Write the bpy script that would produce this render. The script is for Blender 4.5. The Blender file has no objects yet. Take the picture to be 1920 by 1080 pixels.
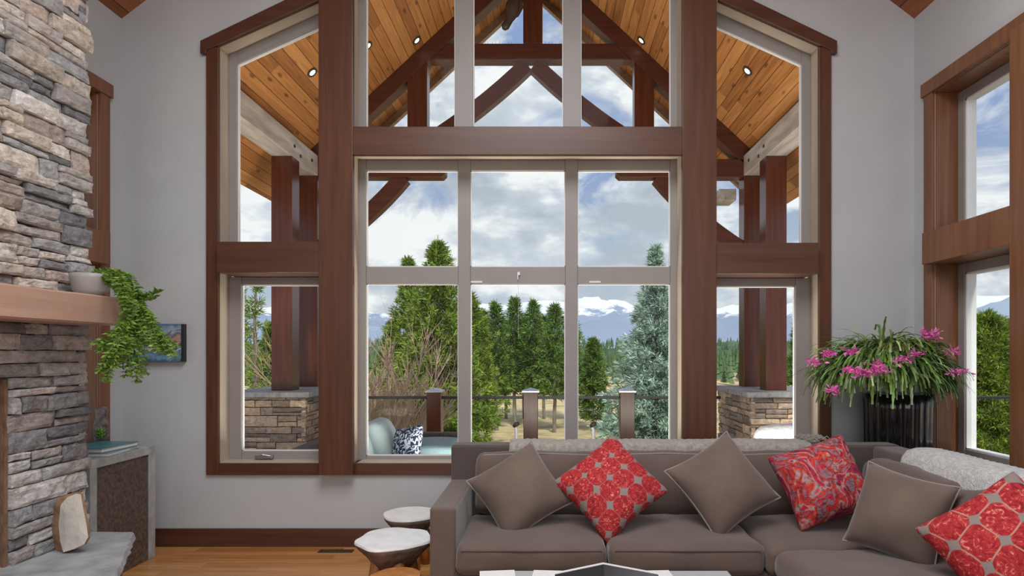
import bpy, math, random
from mathutils import Vector, Matrix, noise
random.seed(7)
R = math.radians
C = bpy.context.scene.collection
SC = bpy.context.scene

# ------------------------------------------------------------------ camera
# level one-point view; camera at X=0, Y=0, Z=1.5 looking along +Y
F = 1165.0; VX = 1025.0; VY = 660.0
cam = bpy.data.cameras.new('camera'); co = bpy.data.objects.new('camera', cam); C.objects.link(co)
co.location = (0, 0, 1.5); co.rotation_euler = (R(90), 0, 0)
cam.sensor_width = 36; cam.lens = F / 1920 * 36
cam.shift_x = -(VX - 960) / 1920; cam.shift_y = (VY - 540) / 1920
cam.clip_end = 6000; cam.clip_start = 0.05
SC.camera = co
SC.view_settings.view_transform = 'Standard'; SC.view_settings.look = 'None'
SC.view_settings.gamma = 1; SC.view_settings.use_curve_mapping = False
SC.view_settings.exposure = 0.0

def PX(px, Y): return (px - VX) * Y / F
def PZ(py, Y): return 1.5 - (py - VY) * Y / F

# ------------------------------------------------------------------ world
w = bpy.data.worlds.new('sky'); SC.world = w; w.use_nodes = True
nt = w.node_tree; nt.nodes.clear()
def N(nt, t, **k):
    n = nt.nodes.new(t)
    for a, b in k.items():
        if a == 'inp':
            for i, v in b.items(): n.inputs[i].default_value = v
        else: setattr(n, a, b)
    return n
def ramp(nt, stops, interp='LINEAR'):
    n = nt.nodes.new('ShaderNodeValToRGB'); e = n.color_ramp.elements
    n.color_ramp.interpolation = interp
    while len(e) < len(stops): e.new(0.5)
    for i, (p, c) in enumerate(stops):
        e[i].position = p; e[i].color = (c[0], c[1], c[2], 1) if len(c) == 3 else c
    return n
tc = N(nt, 'ShaderNodeTexCoord'); mp = N(nt, 'ShaderNodeMapping', inp={'Scale': (1, 1, 2.1), 'Location': (0.35, 0, 0.22)})
n1 = N(nt, 'ShaderNodeTexNoise', inp={'Scale': 4.2, 'Detail': 9, 'Roughness': 0.6, 'Distortion': 0.5})
n2 = N(nt, 'ShaderNodeTexNoise', inp={'Scale': 5.5, 'Detail': 6, 'Roughness': 0.55})
r1 = ramp(nt, [(0.42, (0, 0, 0)), (0.53, (1, 1, 1))])
r2 = ramp(nt, [(0.38, (0.48, 0.53, 0.61)), (0.48, (0.64, 0.69, 0.76)), (0.55, (0.95, 0.96, 0.97))])
sep = N(nt, 'ShaderNodeSeparateXYZ')
r3 = ramp(nt, [(0.0, (0.50, 0.57, 0.66)), (0.14, (0.46, 0.54, 0.66)), (0.28, (0.30, 0.40, 0.63)), (0.8, (0.24, 0.36, 0.66))])
mx = N(nt, 'ShaderNodeMixRGB'); bg = N(nt, 'ShaderNodeBackground', inp={'Strength': 1.0}); wo = N(nt, 'ShaderNodeOutputWorld')
L = nt.links.new
L(tc.outputs['Generated'], mp.inputs[0]); L(mp.outputs[0], n1.inputs[0]); L(mp.outputs[0], n2.inputs[0])
L(n1.outputs[0], r1.inputs[0]); L(n2.outputs[0], r2.inputs[0]); L(tc.outputs['Generated'], sep.inputs[0]); L(sep.outputs[2], r3.inputs[0])
L(r1.outputs[0], mx.inputs[0]); L(r3.outputs[0], mx.inputs[1]); L(r2.outputs[0], mx.inputs[2]); L(mx.outputs[0], bg.inputs[0]); L(bg.outputs[0], wo.inputs[0])

# ------------------------------------------------------------------ lights
def light(name, kind, loc, rot, energy, size=None, color=(1, 1, 1), size_y=None):
    l = bpy.data.lights.new(name, kind); o = bpy.data.objects.new(name, l); C.objects.link(o)
    o.location = loc; o.rotation_euler = rot; l.energy = energy; l.color = color
    if kind == 'AREA':
        l.size = size
        if size_y: l.shape = 'RECTANGLE'; l.size_y = size_y
    if kind == 'SUN': l.angle = R(size)
    return o
light('sun', 'SUN', (0, 0, 30), (R(48), 0, R(12)), 3.0, 6, (1.0, 0.95, 0.86))
# added fill: unseen area lamps under the ridge and at the windowless rear end
light('ridge_fill', 'AREA', (-0.2, 1.2, 4.9), (0, 0, 0), 215, 2.2, (0.95, 0.98, 1.0), 3.2)
light('rear_fill', 'AREA', (-0.2, -2.0, 2.4), (R(83), 0, 0), 72, 5.0, (0.95, 0.98, 1.0), 3.0)
# added fill: unseen lamp at the house wall foot brightening the porch ceiling
light('porch_fill', 'AREA', (-0.23, 5.55, 0.3), (R(180 - 12), 0, 0), 260, 6.2, (1.0, 0.93, 0.82), 0.5)

# ------------------------------------------------------------------ helpers
ORG = {}
def tagp(o, label=None, cat=None, group=None, kind=None):
    if label: o['label'] = label
    if cat: o['category'] = cat
    if group: o['group'] = group
    if kind: o['kind'] = kind
    return o
def thing(name, loc, label, cat, group=None, kind=None):
    o = bpy.data.objects.new(name, None); C.objects.link(o); o.location = loc
    o.empty_display_size = 0.1
    ORG[o.name] = Vector(loc)
    return tagp(o, label, cat, group, kind)

class MB:
    def __init__(s): s.v = []; s.f = []; s.c = []; s.col = (1, 1, 1)
    def add(s, vs, fs, col=None):
        b = len(s.v); s.v.extend([Vector(v) for v in vs])
        for f in fs: s.f.append(tuple(b + i for i in f)); s.c.append(col or s.col)
        return s
    def box(s, x0, x1, y0, y1, z0, z1, col=None):
        if x0 > x1: x0, x1 = x1, x0
        if y0 > y1: y0, y1 = y1, y0
        if z0 > z1: z0, z1 = z1, z0
        return s.add([(x0,y0,z0),(x1,y0,z0),(x1,y1,z0),(x0,y1,z0),(x0,y0,z1),(x1,y0,z1),(x1,y1,z1),(x0,y1,z1)],
              [(0,3,2,1),(4,5,6,7),(0,1,5,4),(1,2,6,5),(2,3,7,6),(3,0,4,7)], col)
    def prism(s, poly, a, b, axis='y', col=None):
        # poly: points in the plane across the axis (y: (x,z); x: (y,z); z: (x,y))
        n = len(poly)
        def mk(p, t):
            if axis == 'y': return (p[0], t, p[1])
            if axis == 'x': return (t, p[0], p[1])
            return (p[0], p[1], t)
        vs = [mk(p, a) for p in poly] + [mk(p, b) for p in poly]
        fs = [tuple(range(n)), tuple(range(2*n-1, n-1, -1))] + [(i, i+n, (i+1) % n + n, (i+1) % n) for i in range(n)]
        return s.add(vs, fs, col)
    def tube(s, pts, rad, n=8, col=None, cap=True):
        pts = [Vector(p) for p in pts]; m = len(pts)
        if not hasattr(rad, '__len__'): rad = [rad] * m
        b = len(s.v); up = Vector((0, 0, 1)); prev = None
        for i, p in enumerate(pts):
            t = (pts[min(i+1, m-1)] - pts[max(i-1, 0)])
            if t.length < 1e-9: t = Vector((0, 0, 1))
            t.normalize()
            if prev is None:
                a = t.orthogonal().normalized()
            else:
                a = prev - t * prev.dot(t)
                a = a.normalized() if a.length > 1e-6 else t.orthogonal().normalized()
            prev = a; c = t.cross(a)
            for k in range(n):
                g = 2 * math.pi * k / n
                s.v.append(p + (a * math.cos(g) + c * math.sin(g)) * rad[i])
        for i in range(m - 1):
            for k in range(n):
                s.f.append((b+i*n+k, b+i*n+(k+1) % n, b+(i+1)*n+(k+1) % n, b+(i+1)*n+k)); s.c.append(col or s.col)
        if cap:
            s.f.append(tuple(b+k for k in range(n-1, -1, -1))); s.c.append(col or s.col)
            s.f.append(tuple(b+(m-1)*n+k for k in range(n))); s.c.append(col or s.col)
        return s
    def lathe(s, prof, cx, cy, n=32, wob=None, col=None):
        b = len(s.v); m = len(prof)
        for i, (r, z) in enumerate(prof):
            for k in range(n):
                g = 2*math.pi*k/n; q = r * (wob(g, i) if wob else 1)
                s.v.append(Vector((cx + q*math.cos(g), cy + q*math.sin(g), z)))
        for i in range(m-1):
            for k in range(n):
                s.f.append((b+i*n+k, b+i*n+(k+1) % n, b+(i+1)*n+(k+1) % n, b+(i+1)*n+k)); s.c.append(col or s.col)
        s.f.append(tuple(b+k for k in range(n-1, -1, -1))); s.c.append(col or s.col)
        s.f.append(tuple(b+(m-1)*n+k for k in range(n))); s.c.append(col or s.col)
        return s
    def build(s, name, m, parent=None, smooth=False, bevel=0, loc=None, sub=0, seg=2):
        org = Vector((0, 0, 0))
        if parent is not None: org = ORG[parent.name]
        elif loc is not None: org = Vector(loc)
        me = bpy.data.meshes.new(name)
        me.from_pydata([tuple(v - org) for v in s.v], [], s.f)
        at = me.attributes.new('tint', 'FLOAT_COLOR', 'FACE')
        flat = []
        for c in s.c: flat.extend((c[0], c[1], c[2], 1.0))
        at.data.foreach_set('color', flat)
        if smooth: me.polygons.foreach_set('use_smooth', [True] * len(me.polygons))
        me.materials.append(m); me.update()
        o = bpy.data.objects.new(name, me); C.objects.link(o)
        if parent is not None: o.parent = parent
        else: o.location = org
        ORG[o.name] = org
        if bevel:
            d = o.modifiers.new('bevel', 'BEVEL'); d.width = bevel; d.segments = seg; d.limit_method = 'ANGLE'; d.angle_limit = R(40)
        if sub:
            d = o.modifiers.new('sub', 'SUBSURF'); d.levels = sub; d.render_levels = sub
        return o

def copy_tree(o, parent=None):
    c = o.copy(); C.objects.link(c); ORG[c.name] = ORG.get(o.name, Vector())
    if parent is not None: c.parent = parent
    for ch in list(o.children): copy_tree(ch, c)
    return c

# rounded puffed box (cushion)
def cushion(mb, x0, x1, y0, y1, z0, z1, r=0.05, puff=(0, 0, 0.02), n=12, xf=None, seed=0, wr=0.004):
    cx, cy, cz = (x0+x1)/2, (y0+y1)/2, (z0+z1)/2; hx, hy, hz = (x1-x0)/2, (y1-y0)/2, (z1-z0)/2
    r = min(r, hx*.98, hy*.98, hz*.98)
    def warp(t):  # put more lines near the ends
        return math.sin(t * math.pi / 2) if n > 4 else t
    def face(o, du, dv):
        vs = []
        for i in range(n+1):
            for j in range(n+1):
                p = [o[k] + du[k]*warp(-1+2*i/n) + dv[k]*warp(-1+2*j/n) for k in range(3)]
                p = Vector((p[0]*hx, p[1]*hy, p[2]*hz))
                q = Vector((max(-hx+r, min(hx-r, p.x)), max(-hy+r, min(hy-r, p.y)), max(-hz+r, min(hz-r, p.z))))
                d = p - q
                if d.length > 1e-9: p = q + d.normalized() * r
                u, v, t = p.x/hx, p.y/hy, p.z/hz
                w = noise.noise(Vector((p.x*7+seed, p.y*7, p.z*7+seed*2))) * wr
                p = Vector((p.x + u*(1-v*v)*(1-t*t)*puff[0]*2 + w, p.y + v*(1-u*u)*(1-t*t)*puff[1]*2 + w, p.z + t*(1-u*u)*(1-v*v)*puff[2]*2 + w))
                p = p + Vector((cx, cy, cz))
                vs.append(xf @ p if xf else p)
        fs = [(a*(n+1)+b, (a+1)*(n+1)+b, (a+1)*(n+1)+b+1, a*(n+1)+b+1) for a in range(n) for b in range(n)]
        mb.add(vs, fs)
    face((0,0,1),(1,0,0),(0,1,0)); face((0,0,-1),(0,1,0),(1,0,0))
    face((1,0,0),(0,1,0),(0,0,1)); face((-1,0,0),(0,0,1),(0,1,0))
    face((0,-1,0),(1,0,0),(0,0,1)); face((0,1,0),(0,0,1),(1,0,0))
    return mb

# ------------------------------------------------------------------ materials
def newmat(name):
    m = bpy.data.materials.new(name); m.use_nodes = True; nt = m.node_tree
    return m, nt, nt.nodes['Principled BSDF']
def add_bump(nt, bs, src, strength, dist=0.01):
    b = N(nt, 'ShaderNodeBump', inp={'Strength': strength, 'Distance': dist})
    nt.links.new(src, b.inputs['Height']); nt.links.new(b.outputs[0], bs.inputs['Normal'])
def plain(name, col, rough=0.6, var=0.12, scale=8, bump=0.0, bscale=60, metal=0, spec=0.5, stretch=(1, 1, 1), tint=False, sheen=0, coat=0):
    m, nt, bs = newmat(name); L = nt.links.new
    tc = N(nt, 'ShaderNodeTexCoord'); mp = N(nt, 'ShaderNodeMapping', inp={'Scale': stretch}); L(tc.outputs['Object'], mp.inputs[0])
    nz = N(nt, 'ShaderNodeTexNoise', inp={'Scale': scale, 'Detail': 5}); L(mp.outputs[0], nz.inputs[0])
    lo = tuple(c*(1-var) for c in col); hi = tuple(min(1, c*(1+var)) for c in col)
    rp = ramp(nt, [(0.3, lo), (0.7, hi)]); L(nz.outputs[0], rp.inputs[0])
    src = rp.outputs[0]
    if tint:
        at = N(nt, 'ShaderNodeAttribute', attribute_name='tint'); mm = N(nt, 'ShaderNodeMixRGB', blend_type='MULTIPLY', inp={0: 1.0})
        L(src, mm.inputs[1]); L(at.outputs['Color'], mm.inputs[2]); src = mm.outputs[0]
    L(src, bs.inputs['Base Color'])
    bs.inputs['Roughness'].default_value = rough; bs.inputs['Metallic'].default_value = metal
    bs.inputs['Specular IOR Level'].default_value = spec
    if sheen: bs.inputs['Sheen Weight'].default_value = sheen; bs.inputs['Sheen Roughness'].default_value = 0.4
    if coat: bs.inputs['Coat Weight'].default_value = coat; bs.inputs['Coat Roughness'].default_value = 0.1
    if bump:
        nb = N(nt, 'ShaderNodeTexNoise', inp={'Scale': bscale, 'Detail': 3}); L(mp.outputs[0], nb.inputs[0])
        add_bump(nt, bs, nb.outputs[0], bump)
    return m
def wood(name, col, col2, axis=2, rough=0.4, scale=1.0, tint=False, grain=22):
    m, nt, bs = newmat(name); L = nt.links.new
    st = [grain, grain, grain]; st[axis] = 1.2
    tc = N(nt, 'ShaderNodeTexCoord'); mp = N(nt, 'ShaderNodeMapping', inp={'Scale': tuple(x*scale for x in st)}); L(tc.outputs['Object'], mp.inputs[0])
    nz = N(nt, 'ShaderNodeTexNoise', inp={'Scale': 1.0, 'Detail': 6, 'Roughness': 0.6, 'Distortion': 0.4}); L(mp.outputs[0], nz.inputs[0])
    rp = ramp(nt, [(0.3, col2), (0.68, col)]); L(nz.outputs[0], rp.inputs[0])
    src = rp.outputs[0]
    if tint:
        at = N(nt, 'ShaderNodeAttribute', attribute_name='tint'); mm = N(nt, 'ShaderNodeMixRGB', blend_type='MULTIPLY', inp={0: 1.0})
        L(src, mm.inputs[1]); L(at.outputs['Color'], mm.inputs[2]); src = mm.outputs[0]
    L(src, bs.inputs['Base Color']); bs.inputs['Roughness'].default_value = rough
    add_bump(nt, bs, nz.outputs[0], 0.08, 0.004)
    return m
def planks(name, cols, idx_axis=0, along=1, width=0.14, rough=0.45, length=None, knots=True, groove=0.035):
    m, nt, bs = newmat(name); L = nt.links.new
    tc = N(nt, 'ShaderNodeTexCoord'); sp = N(nt, 'ShaderNodeSeparateXYZ'); L(tc.outputs['Object'], sp.inputs[0])
    dv = N(nt, 'ShaderNodeMath', operation='DIVIDE', inp={1: width}); L(sp.outputs[idx_axis], dv.inputs[0])
    fl = N(nt, 'ShaderNodeMath', operation='FLOOR'); L(dv.outputs[0], fl.inputs[0])
    fr = N(nt, 'ShaderNodeMath', operation='FRACT'); L(dv.outputs[0], fr.inputs[0])
    cb = N(nt, 'ShaderNodeCombineXYZ'); L(fl.outputs[0], cb.inputs[0])
    if length:
        of = N(nt, 'ShaderNodeTexWhiteNoise', noise_dimensions='1D'); L(fl.outputs[0], of.inputs['W'])
        sh = N(nt, 'ShaderNodeMath', operation='MULTIPLY_ADD', inp={1: length}); L(of.outputs[0], sh.inputs[0]); L(sp.outputs[along], sh.inputs[2])
        d2 = N(nt, 'ShaderNodeMath', operation='DIVIDE', inp={1: length}); L(sh.outputs[0], d2.inputs[0])
        f2 = N(nt, 'ShaderNodeMath', operation='FLOOR'); L(d2.outputs[0], f2.inputs[0]); L(f2.outputs[0], cb.inputs[1])
    wn = N(nt, 'ShaderNodeTexWhiteNoise', noise_dimensions='3D'); L(cb.outputs[0], wn.inputs[0])
    st = [1.0, 1.0, 1.0]; st[idx_axis] = 30; st[along] = 1.6; st[2] = 30 if idx_axis != 2 and along != 2 else st[2]
    av = N(nt, 'ShaderNodeVectorMath', operation='ADD'); L(tc.outputs['Object'], av.inputs[0])
    sc_ = N(nt, 'ShaderNodeVectorMath', operation='SCALE', inp={'Scale': 7.0}); L(wn.outputs['Color'], sc_.inputs[0]); L(sc_.outputs[0], av.inputs[1])
    mp = N(nt, 'ShaderNodeMapping', inp={'Scale': tuple(st)}); L(av.outputs[0], mp.inputs[0])
    nz = N(nt, 'ShaderNodeTexNoise', inp={'Scale': 1.0, 'Detail': 5, 'Distortion': 0.6}); L(mp.outputs[0], nz.inputs[0])
    a = N(nt, 'ShaderNodeMath', operation='MULTIPLY_ADD', inp={1: 0.45}); L(wn.outputs[0], a.inputs[0])
    b = N(nt, 'ShaderNodeMath', operation='MULTIPLY', inp={1: 0.75}); L(nz.outputs[0], b.inputs[0]); L(b.outputs[0], a.inputs[2])
    rp = ramp(nt, [(0.25, cols[0]), (0.55, cols[1]), (0.85, cols[2])]); L(a.outputs[0], rp.inputs[0])
    src = rp.outputs[0]
    if knots:
        st2 = [1.0, 1.0, 1.0]; st2[along] = 0.35
        m2 = N(nt, 'ShaderNodeMapping', inp={'Scale': tuple(st2)}); L(av.outputs[0], m2.inputs[0])
        vo = N(nt, 'ShaderNodeTexVoronoi', inp={'Scale': 7.5}); L(m2.outputs[0], vo.inputs[0])
        kr = ramp(nt, [(0.09, (0.25, 0.16, 0.10)), (0.2, (1, 1, 1))]); L(vo.outputs[0], kr.inputs[0])
        km = N(nt, 'ShaderNodeMixRGB', blend_type='MULTIPLY', inp={0: 0.75}); L(src, km.inputs[1]); L(kr.outputs[0], km.inputs[2]); src = km.outputs[0]
    gr = ramp(nt, [(0.0, (0.12, 0.08, 0.06)), (groove, (0.25, 0.2, 0.18)), (groove+0.01, (1, 1, 1))], 'LINEAR'); L(fr.outputs[0], gr.inputs[0])
    gm = N(nt, 'ShaderNodeMixRGB', blend_type='MULTIPLY', inp={0: 1.0}); L(src, gm.inputs[1]); L(gr.outputs[0], gm.inputs[2])
    L(gm.outputs[0], bs.inputs['Base Color']); bs.inputs['Roughness'].default_value = rough
    return m
def emit(name, col, s):
    m, nt, bs = newmat(name); bs.inputs['Base Color'].default_value = (*col, 1)
    bs.inputs['Emission Color'].default_value = (*col, 1); bs.inputs['Emission Strength'].default_value = s
    return m
def glass(name, tint=(0.97, 0.985, 0.98), refl=0.0015):
    m = bpy.data.materials.new(name); m.use_nodes = True; nt = m.node_tree; nt.nodes.clear(); L = nt.links.new
    o = N(nt, 'ShaderNodeOutputMaterial'); t = N(nt, 'ShaderNodeBsdfTransparent', inp={0: (*tint, 1)}); g = N(nt, 'ShaderNodeBsdfGlossy', inp={'Roughness': 0.02})
    lw_ = N(nt, 'ShaderNodeLayerWeight', inp={0: 0.5}); f1 = N(nt, 'ShaderNodeMath', operation='POWER', inp={1: 5.0}); L(lw_.outputs['Facing'], f1.inputs[0])
    f = N(nt, 'ShaderNodeMath', operation='MULTIPLY_ADD', inp={1: 0.5, 2: refl}); L(f1.outputs[0], f.inputs[0]); mx = N(nt, 'ShaderNodeMixShader')
    L(f.outputs[0], mx.inputs[0]); L(t.outputs[0], mx.inputs[1]); L(g.outputs[0], mx.inputs[2]); L(mx.outputs[0], o.inputs[0])
    return m

M = {}
M['wall'] = plain('grey_painted_wall', (0.50, 0.51, 0.525), 0.85, 0.03, 3, 0.12, 180)
M['trim'] = wood('brown_stained_trim', (0.125, 0.045, 0.021), (0.075, 0.026, 0.013), 2, 0.38)
M['trimx'] = wood('brown_stained_beam', (0.115, 0.044, 0.025), (0.072, 0.027, 0.016), 0, 0.38)
M['trimlit'] = wood('lit_stained_side_trim', (0.25, 0.105, 0.047), (0.16, 0.063, 0.028), 2, 0.38)  # trim stain lightened: strong light on the side walls put into its colour
M['jamb'] = plain('cream_jamb', (0.50, 0.42, 0.33), 0.5, 0.05, 4)
M['frame'] = plain('taupe_window_frame', (0.30, 0.275, 0.26), 0.45, 0.04, 4)
M['bead'] = plain('white_glazing_bead', (0.80, 0.80, 0.80), 0.4, 0.02)
M['glass'] = glass('window_glass')
M['railglass'] = glass('rail_glass', (0.93, 0.96, 0.945))
M['ceil'] = planks('stained_ceiling_boards', [(0.20, 0.06, 0.022), (0.30, 0.095, 0.035), (0.40, 0.14, 0.055)], 0, 1, 0.17, 0.5, None, False)
M['porchceil'] = planks('knotty_pine_boards', [(0.24, 0.085, 0.025), (0.44, 0.18, 0.052), (0.62, 0.29, 0.10)], 0, 1, 0.105, 0.5, 2.3, True, 0.05)
M['floor'] = planks('honey_oak_floor', [(0.30, 0.115, 0.03), (0.46, 0.20, 0.06), (0.60, 0.30, 0.105)], 1, 0, 0.085, 0.28, 1.1, False, 0.02)
M['deck'] = planks('grey_deck_boards', [(0.20, 0.18, 0.16), (0.30, 0.27, 0.24), (0.40, 0.36, 0.32)], 1, 0, 0.14, 0.7, 2.5, False, 0.04)
M['timber'] = wood('dark_red_timber', (0.115, 0.030, 0.015), (0.062, 0.016, 0.009), 2, 0.25)
M['timberx'] = wood('dark_red_timber_cross', (0.105, 0.030, 0.017), (0.060, 0.016, 0.010), 0, 0.45)
M['plate'] = wood('pale_weathered_beam', (0.62, 0.58, 0.55), (0.30, 0.25, 0.22), 1, 0.5, 1.0, False, 9)
M['tanwood'] = wood('tan_rafter', (0.46, 0.32, 0.21), (0.30, 0.20, 0.13), 1, 0.5)
M['black'] = plain('black_metal', (0.015, 0.015, 0.016), 0.4, 0.1)
M['chrome'] = plain('brushed_metal', (0.5, 0.5, 0.5), 0.35, 0.1, metal=1)
M['bronze'] = plain('dark_bronze', (0.06, 0.045, 0.035), 0.45, 0.2)
M['lampglow'] = emit('lamp_glow', (1.0, 0.9, 0.7), 5.0)
M['stonecap'] = plain('grey_stone_cap', (0.26, 0.255, 0.26), 0.75, 0.35, 14, 0.4, 50)

# ------------------------------------------------------------------ room shell
XL, XR, YB = -3.284, 2.839, 4.80
XC = (XL + XR) / 2
ZC = 4.075; PITCH = 0.76; YN = -2.6; TW = 0.30      # corner height, roof pitch, near end of room, wall thickness
def zceil(x): return ZC + PITCH * (XR - XC - abs(x - XC))
MB().box(XL-TW, XR+TW, YN-TW, YB+0.05, -0.12, 0).build('floor', M['floor'])['kind'] = 'structure'
c = MB()
for s in (-1, 1):
    xe = XC + s*(XR-XC); xo = XC + s*(XR-XC+0.6)  # unseen eaves added past the side walls to keep the sun out
    c.prism([(xe, ZC), (XC, zceil(XC)), (XC, zceil(XC)+0.2), (xo, ZC-0.456+0.2), (xo, ZC-0.456+0.02), (xe + s*0.02, ZC-0.0152)], YN-TW, YB+TW)
c.build('ceiling', M['ceil'])['kind'] = 'structure'

YW0, YW1 = YB, YB + TW
def X8(px): return PX(px, YB)
def Z8(py): return PZ(py, YB)
ox0, ox1 = X8(398), X8(1547); oz0 = Z8(880)
SL = 0.455                                   # slope of the raked window heads
zs = Z8(84)                                  # rake height at px 406 / 1536
xsl, xsr = X8(404), X8(1540)
def zr(x): return zs + SL * (min(x - xsl, xsr - x))
wb = MB()
wb.prism([(XL-TW, -0.12), (ox0, -0.12), (ox0, zceil(ox0)+0.05), (XL, ZC+0.05), (XL-TW, ZC+0.05-0.228)], YW0, YW1)
wb.prism([(XR+TW, -0.12), (XR+TW, ZC+0.05-0.228), (XR, ZC+0.05), (ox1, zceil(ox1)+0.05), (ox1, -0.12)], YW0, YW1)
wb.box(ox0, ox1, YW0, YW1, -0.12, oz0)
wb.prism([(ox0, zr(ox0)+0.06), (XC, zr(XC)+0.06), (XC, zceil(XC)+0.05), (ox0, zceil(ox0)+0.05)], YW0, YW1)
wb.prism([(ox1, zr(ox1)+0.06), (ox1, zceil(ox1)+0.05), (XC, zceil(XC)+0.05), (XC, zr(XC)+0.06)], YW0, YW1)
wb.build('wall_back', M['wall'])['kind'] = 'structure'
# side walls, each with a two-storey window by the corner and a wide one nearer the camera
WY = [(3.68, 4.545), (1.55, 3.41)]           # openings along Y
ZO0, ZO1 = 0.72, 3.40
def side_wall(name, xi, s):
    b = MB(); xa, xb = xi, xi + s*TW
    ys = [YN-TW, 1.55, 3.41, 3.68, 4.545, YW0]
    b.box(xa, xb, ys[0], ys[1], -0.12, ZC); b.box(xa, xb, ys[2], ys[3], -0.12, ZC); b.box(xa, xb, ys[4], ys[5], -0.12, ZC)
    for (a, d) in WY: b.box(xa, xb, a, d, -0.12, ZO0); b.box(xa, xb, a, d, ZO1, ZC)
    b.build(name, M['wall'])['kind'] = 'structure'
side_wall('wall_left', XL, -1); side_wall('wall_right', XR, 1)
b = MB(); b.prism([(XL-TW, -0.12), (XR+TW, -0.12), (XR+TW, ZC-0.228), (XC, zceil(XC)), (XL-TW, ZC-0.228)], YN-TW, YN)
b.build('wall_rear', M['wall'])['kind'] = 'structure'
# baseboards
def strip(name, *a, m='trimx'):
    o = MB().box(*a).build(name, M[m], bevel=0.004); o['kind'] = 'structure'; return o
strip('baseboard_back', XL+0.001, XR-0.001, YB-0.02, YB, 0.0, 0.14)
strip('baseboard_left', XL, XL+0.02, 3.9, YB-0.021, 0.0, 0.14, m='trimlit')
strip('baseboard_right', XR-0.02, XR, YN, YB-0.021, 0.0, 0.14, m='trimlit')

# ------------------------------------------------------------------ back window timber surround
tn = [0]
def trim(mb, m='trim', bevel=0.004):
    tn[0] += 1; o = mb.build('trim_%d' % tn[0], M[m], bevel=bevel); o['kind'] = 'structure'; return o
YF0 = 4.96
YP = 4.69     # face of posts and beams
YCs = 4.775   # face of casings
def bx(px0, px1, py0, py1, y0, y1, yref=None):
    y = yref if yref else y0
    return MB().box(PX(px0, y), PX(px1, y), y0, y1, PZ(py0, y), PZ(py1, y))
px_posts = [(597, 661), (1280, 1344)]; XCL, XCR, ZCT = PX(671, YF0), PX(1270, YF0), PZ(298, YF0)
PT = zr(XC) + 0.2
postx = []
for (a, b_) in px_posts:
    xa, xb = PX(a, YP), PX(b_, YP); postx.append((xa, xb))
    tb = MB().box(xa, xb, YP, YP+0.05, PZ(891, YP), zr((xa+xb)/2)+0.30)
    if a == 597: tb.box(xa, XCL, YP+0.0505, YW1, PZ(891, YP), zr((xa+xb)/2)+0.30)
    else: tb.box(XCR, xb, YP+0.0505, YW1, PZ(891, YP), zr((xa+xb)/2)+0.30)
    trim(tb)
tb = bx(661, 1280, 237, 290, YP+0.004, YP+0.05); tb.box(XCL, XCR, YP+0.0505, YW1-0.02, ZCT+0.02, PZ(237, YP)-0.002); trim(tb, 'trimx')
trim(bx(406, 597, 453, 511, YP+0.01, YW1-0.02), 'trimx')
trim(bx(1344, 1536, 455, 513, YP+0.01, YW1-0.02), 'trimx')
# side casings, sill casings
trim(bx(386, 409, 88, 891, YCs, YCs+0.03)); trim(bx(1536, 1559, 88, 891, YCs, YCs+0.03))
trim(bx(409, 597, 869, 891, YCs, YCs+0.03), 'trimx'); trim(bx(1344, 1536, 869, 891, YCs, YCs+0.03), 'trimx')
trim(bx(661, 1280, 869, 891, YCs, YCs+0.03), 'trimx')
# raked head casings with eared ends
for s in (0, 1):
    pts = [(375, 76), (375, 100), (386, 100), (386, 94), (597, 3-3), (597, -31)]
    if s: pts = [(1945-p, q) for p, q in pts][::-1]
    trim(MB().prism([(PX(p, YCs-0.01), PZ(q, YCs-0.01)) for p, q in pts], YCs-0.01, YCs+0.03), 'trimx')
b = MB()
for s in (-1, 1):
    xa = XC; xb = postx[0][1] if s < 0 else postx[1][0]
    b.prism([(xa, zr(xa)-0.04), (xb, zr(xb)-0.04), (xb, zr(xb)+0.1), (xa, zr(xa)+0.1)], YCs, YCs+0.03)
trim(b, 'trimx')

# cream reveals (jamb liners)
YF = 4.96      # inner face of window frames
def liner(px0, px1, py0, py1, name=None, rake=None):
    """returns mesh of liner boards round an opening given at the wall face"""
    pass
b = MB()
xl, xr = X8(409), X8(1536)
b.box(xl-0.03, xl, YCs+0.03, YW1, Z8(869), zr(xl)+0.02)
b.box(xr, xr+0.03, YCs+0.03, YW1, Z8(869), zr(xr)+0.02)
for s in (0, 1):
    xa = xl if s == 0 else xr; xb = postx[0][0] if s == 0 else postx[1][1]
    b.prism([(xa, zr(xa)-0.012), (xb, zr(xb)-0.012), (xb, zr(xb)+0.03), (xa, zr(xa)+0.03)], YCs+0.03, YW1)
    b.box(xa, xb, YCs+0.03, YW1, Z8(869)-0.03, Z8(869)+0.004)
    # centre-side boards against the posts
b.box(postx[0][1], postx[1][0], YCs+0.03, YW1, Z8(869)-0.03, Z8(869)+0.004)
b.box(XCL-0.02, XCL+0.004, YP+0.06, YF, Z8(869), ZCT)
b.box(XCR-0.004, XCR+0.02, YP+0.06, YF, Z8(869), ZCT)
b.box(XCL, XCR, YP+0.06, YF, ZCT-0.004, ZCT+0.018)
b.box(XCL-0.02, XCL+0.004, YP+0.06, YF, PZ(237, YP), 4.6)
b.box(XCR-0.004, XCR+0.02, YP+0.06, YF, PZ(237, YP), 4.6)
trim(b, 'jamb', 0)

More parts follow.
